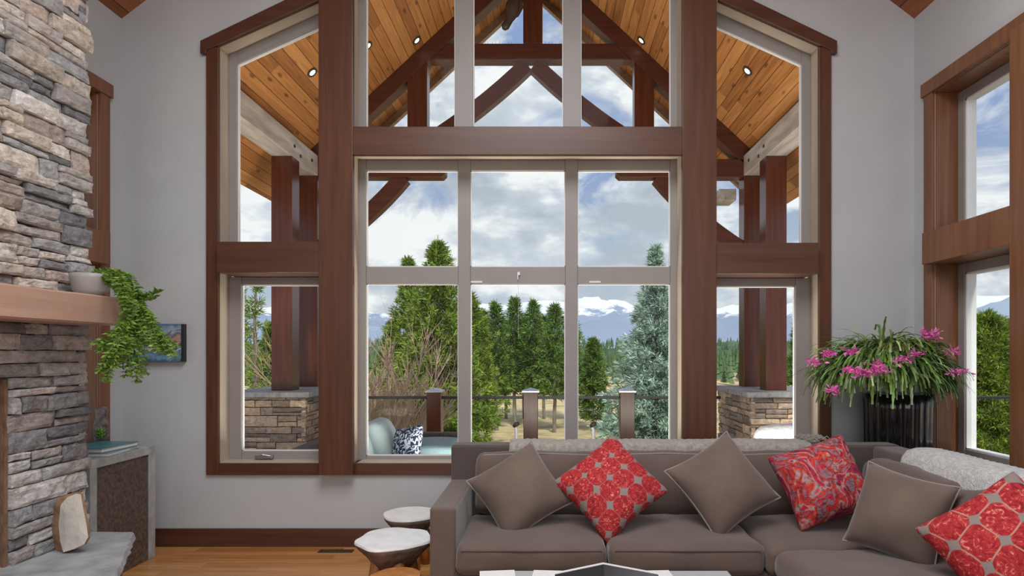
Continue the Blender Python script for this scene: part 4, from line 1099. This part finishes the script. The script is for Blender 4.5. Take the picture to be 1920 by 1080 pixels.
# painting
def painting_mat():
    m, nt, bs = newmat('landscape_painting'); L = nt.links.new
    tc = N(nt, 'ShaderNodeTexCoord'); sp = N(nt, 'ShaderNodeSeparateXYZ'); L(tc.outputs['Object'], sp.inputs[0])
    nz = N(nt, 'ShaderNodeTexNoise', inp={'Scale': 14, 'Detail': 4, 'Distortion': 1}); L(tc.outputs['Object'], nz.inputs[0])
    a = N(nt, 'ShaderNodeMath', operation='MULTIPLY_ADD', inp={1: .16, 2: -.08}); L(nz.outputs[0], a.inputs[0])
    b_ = N(nt, 'ShaderNodeMath', operation='ADD'); L(a.outputs[0], b_.inputs[0]); L(sp.outputs[2], b_.inputs[1])
    c_ = N(nt, 'ShaderNodeMath', operation='MULTIPLY_ADD', inp={1: 1/.29, 2: .5}); L(b_.outputs[0], c_.inputs[0])
    rp = ramp(nt, [(0.0, (.03, .09, .2)), (.12, (.15, .30, .42)), (.22, (.06, .14, .24)), (.30, (.45, .55, .6)), (.38, (.06, .05, .04)), (.55, (.10, .08, .07)), (.64, (.45, .28, .22)), (.72, (.12, .10, .12)), (.80, (.30, .38, .48)), (1, (.06, .14, .28))]); L(c_.outputs[0], rp.inputs[0])
    L(rp.outputs[0], bs.inputs['Base Color']); bs.inputs['Roughness'].default_value = .5; return m
xa, xb, za, zb = X8(250), X8(350), Z8(678), Z8(608)
o = thing('canvas_painting', ((xa+xb)/2, YB-.02, (za+zb)/2), 'small landscape canvas on the grey wall behind the trailing plant', 'painting')
MB().box(xa, xb, YB-.045, YB-.001, za, zb).build('canvas_edge', M['black'], o)
MB().box(xa+.001, xb-.016, YB-.048, YB-.0451, za+.002, zb-.002).build('canvas_face', painting_mat(), o)

# floor vent
o = MB().box(PX(600, 4.70), PX(664, 4.70), 4.64, 4.71, 0, .004)
for k in range(9): o.box(PX(603, 4.7)+k*.028, PX(603, 4.7)+k*.028+.012, 4.65, 4.70, .004, .007)
o = o.build('floor_vent', M['bronze'], None, loc=(PX(632, 4.7), 4.67, 0)); tagp(o, 'brown slotted floor vent below the left window', 'vent')

# ------------------------------------------------------------------ log stools
M['whitetop'] = plain('pale_wood_slice', (0.88, 0.88, 0.88), 0.3, 0.10, 10, .1, 20)
M['bark3'] = plain('dark_log_side', (0.16, 0.105, 0.085), 0.8, 0.45, 14, .8, 30)
M['orangewood'] = wood('orange_wood', (0.56, 0.25, 0.08), (0.36, 0.13, 0.035), 2, .4)
def stool(cx, cy, zt, r, label, topm, seed, legs=True, flat=.12, lobes=.09):
    random.seed(seed); o = thing('log_stool', (cx, cy, 0), label, 'stool', 'log slice stools beside the sofa')
    ph = [random.uniform(0, 6.28) for _ in range(4)]
    wob = lambda g_, i: 1+lobes*(math.sin(3*g_+ph[0])*.5+math.sin(5*g_+ph[1])*.35+math.sin(7*g_+ph[2])*.3)
    MB().lathe([(r*.96, zt-.02), (r, zt-.012), (r*.985, zt)], cx, cy, 56, wob).build('seat_slice', topm, o)
    MB().lathe([(r*.30, zt-.17 if zt > .35 else .05), (r*.42, zt-flat-.06), (r*.72, zt-flat*.75), (r*.95, zt-flat*.3), (r*.97, zt-.0201)], cx, cy, 48, wob).build('log_body', M['bark3'], o, smooth=True)
    if legs:
        for k in range(4):
            a = k*1.57+.5; b = MB()
            b.tube([(cx+math.cos(a)*r*.42, cy+math.sin(a)*r*.42, zt-flat*.7), (cx+math.cos(a)*r*.5, cy+math.sin(a)*r*.5, zt*.4), (cx+math.cos(a)*r*.58, cy+math.sin(a)*r*.58, 0)], [.036, .040, .034], 10)
            b.build('leg', M['orangewood'], o, smooth=True)
stool(-.955, 4.36, .37, .19, 'farther white-topped log stool, nearest the wall', M['whitetop'], 1, lobes=.03)
stool(-.93, 3.78, .37, .225, 'nearer white-topped log stool with a lobed edge beside the sofa arm', M['whitetop'], 3)
stool(-.833, 3.43, .265, .14, 'low orange wood stool in front of the two white-topped stools', M['orangewood'], 5, legs=False, lobes=.04)

# ------------------------------------------------------------------ sectional sofa
def fabric(name, col, bump=.25, sc_=240, var=.08, sheen=.35):
    return plain(name, col, .85, var, 5, bump, sc_, sheen=sheen, spec=.25)
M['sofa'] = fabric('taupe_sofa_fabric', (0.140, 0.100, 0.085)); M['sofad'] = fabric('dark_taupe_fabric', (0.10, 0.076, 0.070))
M['pipe'] = fabric('taupe_piping', (0.30, 0.25, 0.23))
M['taupe'] = fabric('taupe_cushion_fabric', (0.155, 0.112, 0.090), .3, 200, .14)
sf = thing('sectional_sofa', (0.9, 3.7, 0), 'large taupe L-shaped sectional sofa below the windows', 'sofa')
def cube_part(name, m, *a, bevel=.02):
    return MB().box(*a).build(name, m, sf, bevel=bevel, smooth=False, seg=4)
SAX0, SAX1 = -.638, -.495
cube_part('arm', M['sofa'], SAX0, SAX1, 3.38, 4.31, .06, .652, bevel=.018)
cube_part('back_frame', M['sofad'], SAX0, 2.36, 4.135, 4.30, .06, .88, bevel=.02)
cube_part('side_back_frame', M['sofa'], 2.165, 2.36, 1.9, 4.134, .06, .875, bevel=.02)
cube_part('base', M['sofad'], SAX1, 2.165, 3.36, 4.134, .08, .30, bevel=.008)
cube_part('base', M['sofad'], 1.20, 2.165, 1.9, 3.36, .08, .30, bevel=.008)
cu = [(-.49, .325, 3.32, 4.0, .30, .462), (.335, 1.175, 3.32, 4.0, .30, .462), (1.185, 2.10, 3.30, 4.0, .30, .458)]
for i, a in enumerate(cu):
    cushion(MB(), *a, r=.045, puff=(0, .006, .014), n=20, seed=i*3, wr=.007).build('seat_cushion', M['sofa'], sf, smooth=True)
cushion(MB(), 1.185, 2.10, 2.15, 3.285, .30, .468, r=.07, puff=(0, 0, .02), n=22, seed=11, wr=.007).build('seat_cushion', M['sofa'], sf, smooth=True)
# piping on seat fronts
for a in cu[:2]:
    MB().tube([(a[0]+.03, a[2]+.002, .435), ((a[0]+a[1])/2, a[2]-.010, .438), (a[1]-.03, a[2]+.002, .435)], .004, 6).build('piping', M['sofad'], sf)
for i, (x0, x1) in enumerate(((-.46, .33), (.34, 1.17), (1.18, 2.0))):
    xf = Matrix.Translation((0, 4.07, .46)) @ Matrix.Rotation(R(-9), 4, 'X') @ Matrix.Translation((0, -4.07, -.46))
    c_ = cushion(MB(), x0, x1, 3.93, 4.10, .45, .835, r=.06, puff=(0, .02, .008), n=18, xf=xf, seed=i*5+2, wr=.012).build('back_cushion', M['sofa'], sf, smooth=True)
    pts = [xf @ Vector((x0+.03, 3.955, .80)), xf @ Vector((x0+.06, 3.95, .822)), xf @ Vector(((x0+x1)/2, 3.948, .832)), xf @ Vector((x1-.06, 3.95, .822)), xf @ Vector((x1-.03, 3.955, .80))]
    p_ = MB().tube(pts, .005, 6).build('piping', M['pipe'], c_, smooth=True)
for i, (y0, y1) in enumerate(((3.12, 3.95), (2.25, 3.1))):
    xf = Matrix.Translation((2.12, 0, .46)) @ Matrix.Rotation(R(8), 4, 'Y') @ Matrix.Translation((-2.12, 0, -.46))
    cushion(MB(), 1.95, 2.13, y0, y1, .46, .82, r=.065, puff=(.02, 0, .01), n=18, xf=xf, seed=i*5+40, wr=.02).build('back_cushion', M['sofa'], sf, smooth=True)

# throws
M['knit'] = plain('beige_knit', (0.40, 0.36, 0.32), .95, .25, 40, 1.0, 150, sheen=.3)
M['knitw'] = plain('pale_grey_knit', (0.60, 0.59, 0.58), .95, .2, 50, 1.0, 110, sheen=.3)
def throw(name, m, label, prof, a0, a1, axis, n=90, fr=None):
    """prof: list of cross-section points, swept along axis from a0 to a1; real thickness"""
    b = MB(); k = len(prof); vs = []
    for i in range(n+1):
        t = a0+(a1-a0)*i/n
        for j, (p, z) in enumerate(prof):
            w_ = .006*math.sin(t*130+j)+.008*noise.noise(Vector((t*5, j*.7, 1)))
            e = .012*noise.noise(Vector((t*2, j*.3, 8)))
            q = (t, p, z+w_*.5+e*.6) if axis == 'x' else (p, t, z+w_*.5+e*.6); vs.append(q)
    b.add(vs, [(i*k+j, (i+1)*k+j, (i+1)*k+j+1, i*k+j+1) for i in range(n) for j in range(k-1)])
    o = b.build(name, m, None, smooth=True, loc=((a0+a1)/2 if axis == 'x' else prof[0][0], prof[0][0] if axis == 'x' else (a0+a1)/2, .9))
    s_ = o.modifiers.new('thick', 'SOLIDIFY'); s_.thickness = .014; s_.offset = 1
    return tagp(o, label, 'throw blanket')
pf = [(4.118, .80), (4.116, .84), (4.118, .87), (4.14, .885), (4.19, .888), (4.25, .888), (4.30, .885), (4.318, .87), (4.325, .80), (4.33, .70), (4.33, .60)]
throw('knitted_throw', M['knit'], 'long beige knitted throw laid along the back of the sofa below the window', pf, PX(955, 4.13), PX(1520, 4.13), 'x', 120)
pr = [(2.10, .70), (2.11, .80), (2.125, .87), (2.15, .905), (2.20, .915), (2.27, .915), (2.34, .91), (2.378, .88), (2.385, .8), (2.39, .65)]
throw('knitted_throw', M['knitw'], 'pale grey knitted throw over the right side back of the sectional sofa', pr, 3.70, 2.2, 'y', 90)
b = MB(); random.seed(2)
for k in range(46):
    x = PX(1512, 4.15)+k*.0028; y = 4.12+random.uniform(0, .18)
    b.tube([(x-.02, y, .915), (x+.02, y+.01, .925+random.uniform(0, .012)), (x+.05, y+.0, .905)], .0035, 4)
o = b.build('throw_fringe', M['knit'], None); th = [q for q in C.objects if q.name == 'knitted_throw'][0]
o.parent = th; o.location = -th.location

# throw pillows
def floral(name, scl, rot, thr=.56, lc=(.50, .24, .18), pg=42):
    m, nt, bs = newmat(name); L = nt.links.new
    tc = N(nt, 'ShaderNodeTexCoord'); mp = N(nt, 'ShaderNodeMapping', inp={'Scale': (scl, 0, scl), 'Rotation': (0, R(rot), 0), 'Location': (.25, 0, .25)}); L(tc.outputs['Object'], mp.inputs[0])
    nz = N(nt, 'ShaderNodeTexNoise', inp={'Scale': pg, 'Detail': 4, 'Roughness': .7, 'Distortion': 1.2}); L(tc.outputs['Object'], nz.inputs[0])
    wv = N(nt, 'ShaderNodeTexNoise', inp={'Scale': 5, 'Detail': 1}); L(tc.outputs['Object'], wv.inputs[0])
    jj = N(nt, 'ShaderNodeVectorMath', operation='SCALE', inp={'Scale': .42}); L(wv.outputs['Color'], jj.inputs[0])
    ad = N(nt, 'ShaderNodeVectorMath', operation='ADD'); L(mp.outputs[0], ad.inputs[0]); L(jj.outputs[0], ad.inputs[1])
    vo = N(nt, 'ShaderNodeTexVoronoi', inp={'Scale': 1, 'Randomness': 0.0}); L(ad.outputs[0], vo.inputs[0])
    ve = N(nt, 'ShaderNodeTexVoronoi', feature='DISTANCE_TO_EDGE', inp={'Scale': 1, 'Randomness': 0.0}); L(ad.outputs[0], ve.inputs[0])
    red = ramp(nt, [(.30, (.13, .004, .008)), (.46, (.36, .010, .018)), (.58, (.52, .035, .035)), (.66, (.74, .32, .25))]); L(nz.outputs[0], red.inputs[0])
    e1 = ramp(nt, [(.015, (1, 1, 1)), (.035, (0, 0, 0))]); L(ve.outputs[0], e1.inputs[0])
    m1 = N(nt, 'ShaderNodeMixRGB', inp={2: (*lc, 1)}); L(e1.outputs[0], m1.inputs[0]); L(red.outputs[0], m1.inputs[1])
    c1 = ramp(nt, [(thr, (0, 0, 0)), (thr+.03, (1, 1, 1))]); L(vo.outputs[0], c1.inputs[0])
    m2 = N(nt, 'ShaderNodeMixRGB', inp={2: (.27, .22, .20, 1)}); L(c1.outputs[0], m2.inputs[0]); L(m1.outputs[0], m2.inputs[1])
    L(m2.outputs[0], bs.inputs['Base Color']); bs.inputs['Roughness'].default_value = .85; add_bump(nt, bs, nz.outputs[0], .5, .006)
    return m
def paisley():
    m, nt, bs = newmat('paisley_embroidery'); L = nt.links.new
    tc = N(nt, 'ShaderNodeTexCoord')
    n1 = N(nt, 'ShaderNodeTexNoise', inp={'Scale': 4.5, 'Detail': 2, 'Distortion': 2.2}); L(tc.outputs['Object'], n1.inputs[0])
    n2 = N(nt, 'ShaderNodeTexNoise', inp={'Scale': 34, 'Detail': 4, 'Roughness': .7, 'Distortion': 1}); L(tc.outputs['Object'], n2.inputs[0])
    rp = ramp(nt, [(.22, (.30, .005, .02)), (.34, (.50, .012, .04)), (.40, (.20, .17, .20)), (.45, (.42, .012, .02)), (.50, (.52, .05, .03)), (.54, (.34, .28, .28)), (.58, (.48, .01, .035)), (.67, (.16, .02, .07)), (.74, (.50, .16, .18))]); L(n1.outputs[0], rp.inputs[0])
    r2 = ramp(nt, [(.38, (.35, .25, .3)), (.5, (1, 1, 1)), (.64, (1.35, 1.2, 1.15))]); L(n2.outputs[0], r2.inputs[0])
    mm = N(nt, 'ShaderNodeMixRGB', blend_type='MULTIPLY', inp={0: .9}); L(rp.outputs[0], mm.inputs[1]); L(r2.outputs[0], mm.inputs[2])
    L(mm.outputs[0], bs.inputs['Base Color']); bs.inputs['Roughness'].default_value = .85; add_bump(nt, bs, n2.outputs[0], .6, .006)
    return m
M['floral_a'] = floral('red_flower_print', 9.2, 0, .565, (.42, .08, .07), 60); M['floral_b'] = floral('large_red_flower_print', 7.6, 20, .57, (.50, .26, .2), 34)
random.seed(8)
def PC(px, py, Y): return (PX(px, Y), Y, PZ(py, Y))
pillow('throw_pillow', PC(975, 921, 3.72), .47, 34, 33, 0, M['taupe'], 'plain taupe pillow nearest the left arm of the sofa', .15, 'pillow', piping=M['pipe'])
pillow('throw_pillow', PC(1144, 912, 3.66), .50, 41, 34, -3, M['floral_a'], 'red flower-print pillow balanced on its corner between two plain pillows', .125, 'pillow')
pillow('throw_pillow', PC(1354, 908, 3.68), .49, 31, 30, 3, M['taupe'], 'plain taupe pillow standing tall left of the paisley pillow', .14, 'pillow', piping=M['pipe'])
pillow('throw_pillow', PC(1541, 903, 3.64), .48, 21, 28, -14, paisley(), 'bright red and orange paisley pillow in the corner of the sofa', .14, 'pillow')
pillow('throw_pillow', PC(1686, 966, 3.12), .44, -9, 20, -50, M['taupe'], 'plain taupe pillow on the right section, beside the large red pillow', .14, 'pillow', piping=M['pipe'])
pillow('throw_pillow', PC(1888, 1028, 2.62), .50, 40, 24, -34, M['floral_b'], 'large red flower-print pillow at the right edge', .14, 'pillow')

# ------------------------------------------------------------------ corner planter
M['gloss'] = plain('glossy_black_glaze', (0.012, 0.012, 0.014), .12, .1, coat=.5)
M['cactus'] = leafmat('arching_leaves', (0.20, 0.34, 0.09), .3, .2); M['petal'] = leafmat('pink_petals', (0.78, 0.16, 0.52), .5, .3)
pc = Vector((2.55, 4.52, 0))
o = thing('potted_plant', pc, 'flowering plant with arching leaves and pink blooms in a tall black planter', 'potted plant')
fl = lambda g_, i: .93*(1+.022*math.cos(22*g_))
MB().lathe([(.20, 0.001), (.212, .05), (.228, .6), (.238, 1.10), (.245, 1.20), (.22, 1.20), (.20, 1.14), (.02, 1.14)], pc.x, pc.y, 132, fl).build('planter', M['gloss'], o, smooth=True)
lv = MB(); random.seed(31)
crown = Vector((2.36, 4.33, 1.36))
def strap(p0, d, l, droop, w0, col, mb=lv, seg=9):
    p = p0.copy(); v = d.normalized(); side = v.cross(Vector((0, 0, 1)))
    side = side.normalized() if side.length > 1e-4 else Vector((1, 0, 0)); pr_ = None
    for i in range(seg+1):
        t = i/seg; w_ = w0*(0.7+.45*abs(math.sin(i*1.57)))*(1-.5*t*t)
        a, b_ = p - side*w_/2, p + side*w_/2
        mb.v.extend([a, p+Vector((0, 0, -w_*.22)), b_]); k = len(mb.v)
        if i:
            mb.f.append((k-6, k-5, k-2, k-3)); mb.f.append((k-5, k-4, k-1, k-2)); mb.c += [col, col]
        p = p + v*l/seg; v = (v + Vector((0, 0, -droop*(0.4+t)))).normalized()
        if p.x > XR-.035: p.x = XR-.035; 
        if p.y > YB-.05: p.y = YB-.05
    return p, v
tips = []
for i in range(1500):
    a = random.uniform(0, 2*math.pi); q = math.sqrt(random.random())
    el = random.uniform(-.15, .55)
    d = Vector((math.cos(a)+random.gauss(0, .35), math.sin(a)*.6+random.gauss(0, .3), el+random.gauss(0, .15)))
    k = random.choice((.45, .7, 1.0, 1.4)); gr = random.random()
    col = (k, k, k) if gr < .72 else ((k*1.9, k*1.5, k*2.6) if gr < .92 else (k*1.3, k*1.3, k*.6))  # lilac-white tints put gloss highlights into some leaf colours
    p0 = crown + Vector((math.cos(a)*q*.34, math.sin(a)*q*.17, .20*(1-q*q)+random.uniform(-.06, .02)))
    if p0.x > 2.66: p0.x = 2.66
    l = random.uniform(.14, .33)*(1.08 if math.cos(a) < 0 else 1.0)
    strap(p0, d, l, random.uniform(.16, .50), random.uniform(.015, .026), col)
for i in range(380):   # the taller grey-green tuft
    a = random.uniform(0, 6.28); p0 = crown + Vector((.10+random.gauss(0, .06), random.gauss(0, .05), .12))
    k = random.uniform(.5, 1.1); strap(p0, Vector((math.cos(a)*.8, math.sin(a)*.5, 1.1)), random.uniform(.18, .32), .50, .024, (k*1.6, k*1.05, k*1.3))
lv.build('leaves', M['cactus'], o)
def bloom(px, py, Y, s_=1.0):
    b = MB(); c_ = Vector(PC(px, py, Y))
    for k in range(34):
        d = Vector((random.gauss(0, 1), random.gauss(0, 1)-.6, random.gauss(0, .7))).normalized(); kk = random.uniform(.7, 1.6)
        leaf(b, c_+Vector((random.gauss(0, .028), random.gauss(0, .01), random.gauss(0, .010)))*s_, d, .04*s_, .016*s_, (kk, kk*random.uniform(.6, 1.8), kk))
    b.build('bloom', M['petal'], o)
for (a, c_, y_) in [(1590, 692, 4.0), (1612, 698, 3.98), (1640, 683, 3.97), (1652, 694, 3.97), (1625, 700, 3.98), (1562, 732, 4.0), (1528, 680, 4.05), (1555, 662, 4.1), (1594, 660, 4.05), (1740, 622, 4.15), (1745, 630, 4.15), (1716, 664, 4.0), (1693, 673, 3.98), (1785, 660, 4.05), (1798, 698, 4.0)]:
    bloom(a, c_, y_)

# ------------------------------------------------------------------ coffee table
M['tabletop'] = plain('reflection_grey_top', (0.52, 0.55, 0.57), .12, .05, coat=.5)  # window reflection on the table painted as a pale grey base
M['darktray'] = plain('dark_metal_tray', (0.05, 0.05, 0.055), .3, .2, metal=.5)
tx0, tx1, ty0, ty1, tz = PX(912, 3.07), PX(1364, 3.07), 2.0, 3.07, .42
o = thing('coffee_table', ((tx0+tx1)/2, 2.5, 0), 'low coffee table with a glossy top painted pale as if reflecting in front of the sofa', 'coffee table')
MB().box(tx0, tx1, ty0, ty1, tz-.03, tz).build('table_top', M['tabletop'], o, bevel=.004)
for (x, y) in ((tx0+.03, ty0+.03), (tx1-.07, ty0+.03), (tx0+.03, ty1-.07), (tx1-.07, ty1-.07)):
    MB().box(x, x+.04, y, y+.04, 0, tz-.03).build('leg', M['black'], o)
tc_ = (PX(1141, 2.7), 2.67); hx_ = lambda r, z: [Vector((tc_[0]+r*math.cos(R(90+60*k)), tc_[1]+r*math.sin(R(90+60*k)), z)) for k in range(6)]
b = MB(); rings = [hx_(.20, tz+.001), hx_(.285, tz+.075), hx_(.27, tz+.075), hx_(.19, tz+.012)]
b.add([v for r_ in rings for v in r_], [(l*6+i, l*6+(i+1) % 6, (l+1)*6+(i+1) % 6, (l+1)*6+i) for l in range(3) for i in range(6)] + [(5, 4, 3, 2, 1, 0), (18, 19, 20, 21, 22, 23)])
tray = b.build('hexagonal_tray', M['darktray'], None, loc=(tc_[0], tc_[1], tz)); tagp(tray, 'dark hexagonal tray with flared sides on the coffee table', 'tray')
rim = MB(); r1_, r2_, r3_, r4_ = hx_(.287, tz+.0755), hx_(.268, tz+.0755), hx_(.268, tz+.0785), hx_(.287, tz+.0785)
rim.add(r1_+r2_+r3_+r4_, [(l*6+i, l*6+(i+1) % 6, ((l+1) % 4)*6+(i+1) % 6, ((l+1) % 4)*6+i) for l in range(4) for i in range(6)])
q = rim.build('rim', M['bead'], tray); q['label'] = 'thin rim painted pale for its lit edge'  # lit edge of the dark tray painted as a pale strip

M['sheet'] = plain('white_sheet_face', (0.88, 0.88, 0.88), .3, .03, 20)  # plain white for the thin flat sheets on the table top
for i, (a, c_, an, lab) in enumerate(((936, 985, 6, 'leftmost flat white sheet on the far edge of the coffee table'), (1030, 1062, -4, 'flat white sheet on the coffee table just left of the hexagonal tray'), (1226, 1256, 3, 'flat white sheet on the coffee table just right of the hexagonal tray'))):
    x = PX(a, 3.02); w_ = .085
    o = thing('sheet', (x, 2.93, tz), lab, 'sheet', 'white sheets on the coffee table')
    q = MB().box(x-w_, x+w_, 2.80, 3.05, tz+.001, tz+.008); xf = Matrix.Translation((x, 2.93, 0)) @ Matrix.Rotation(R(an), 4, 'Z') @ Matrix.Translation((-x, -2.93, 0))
    q.v = [xf @ v for v in q.v]; q.build('cover', M['sheet'], o)
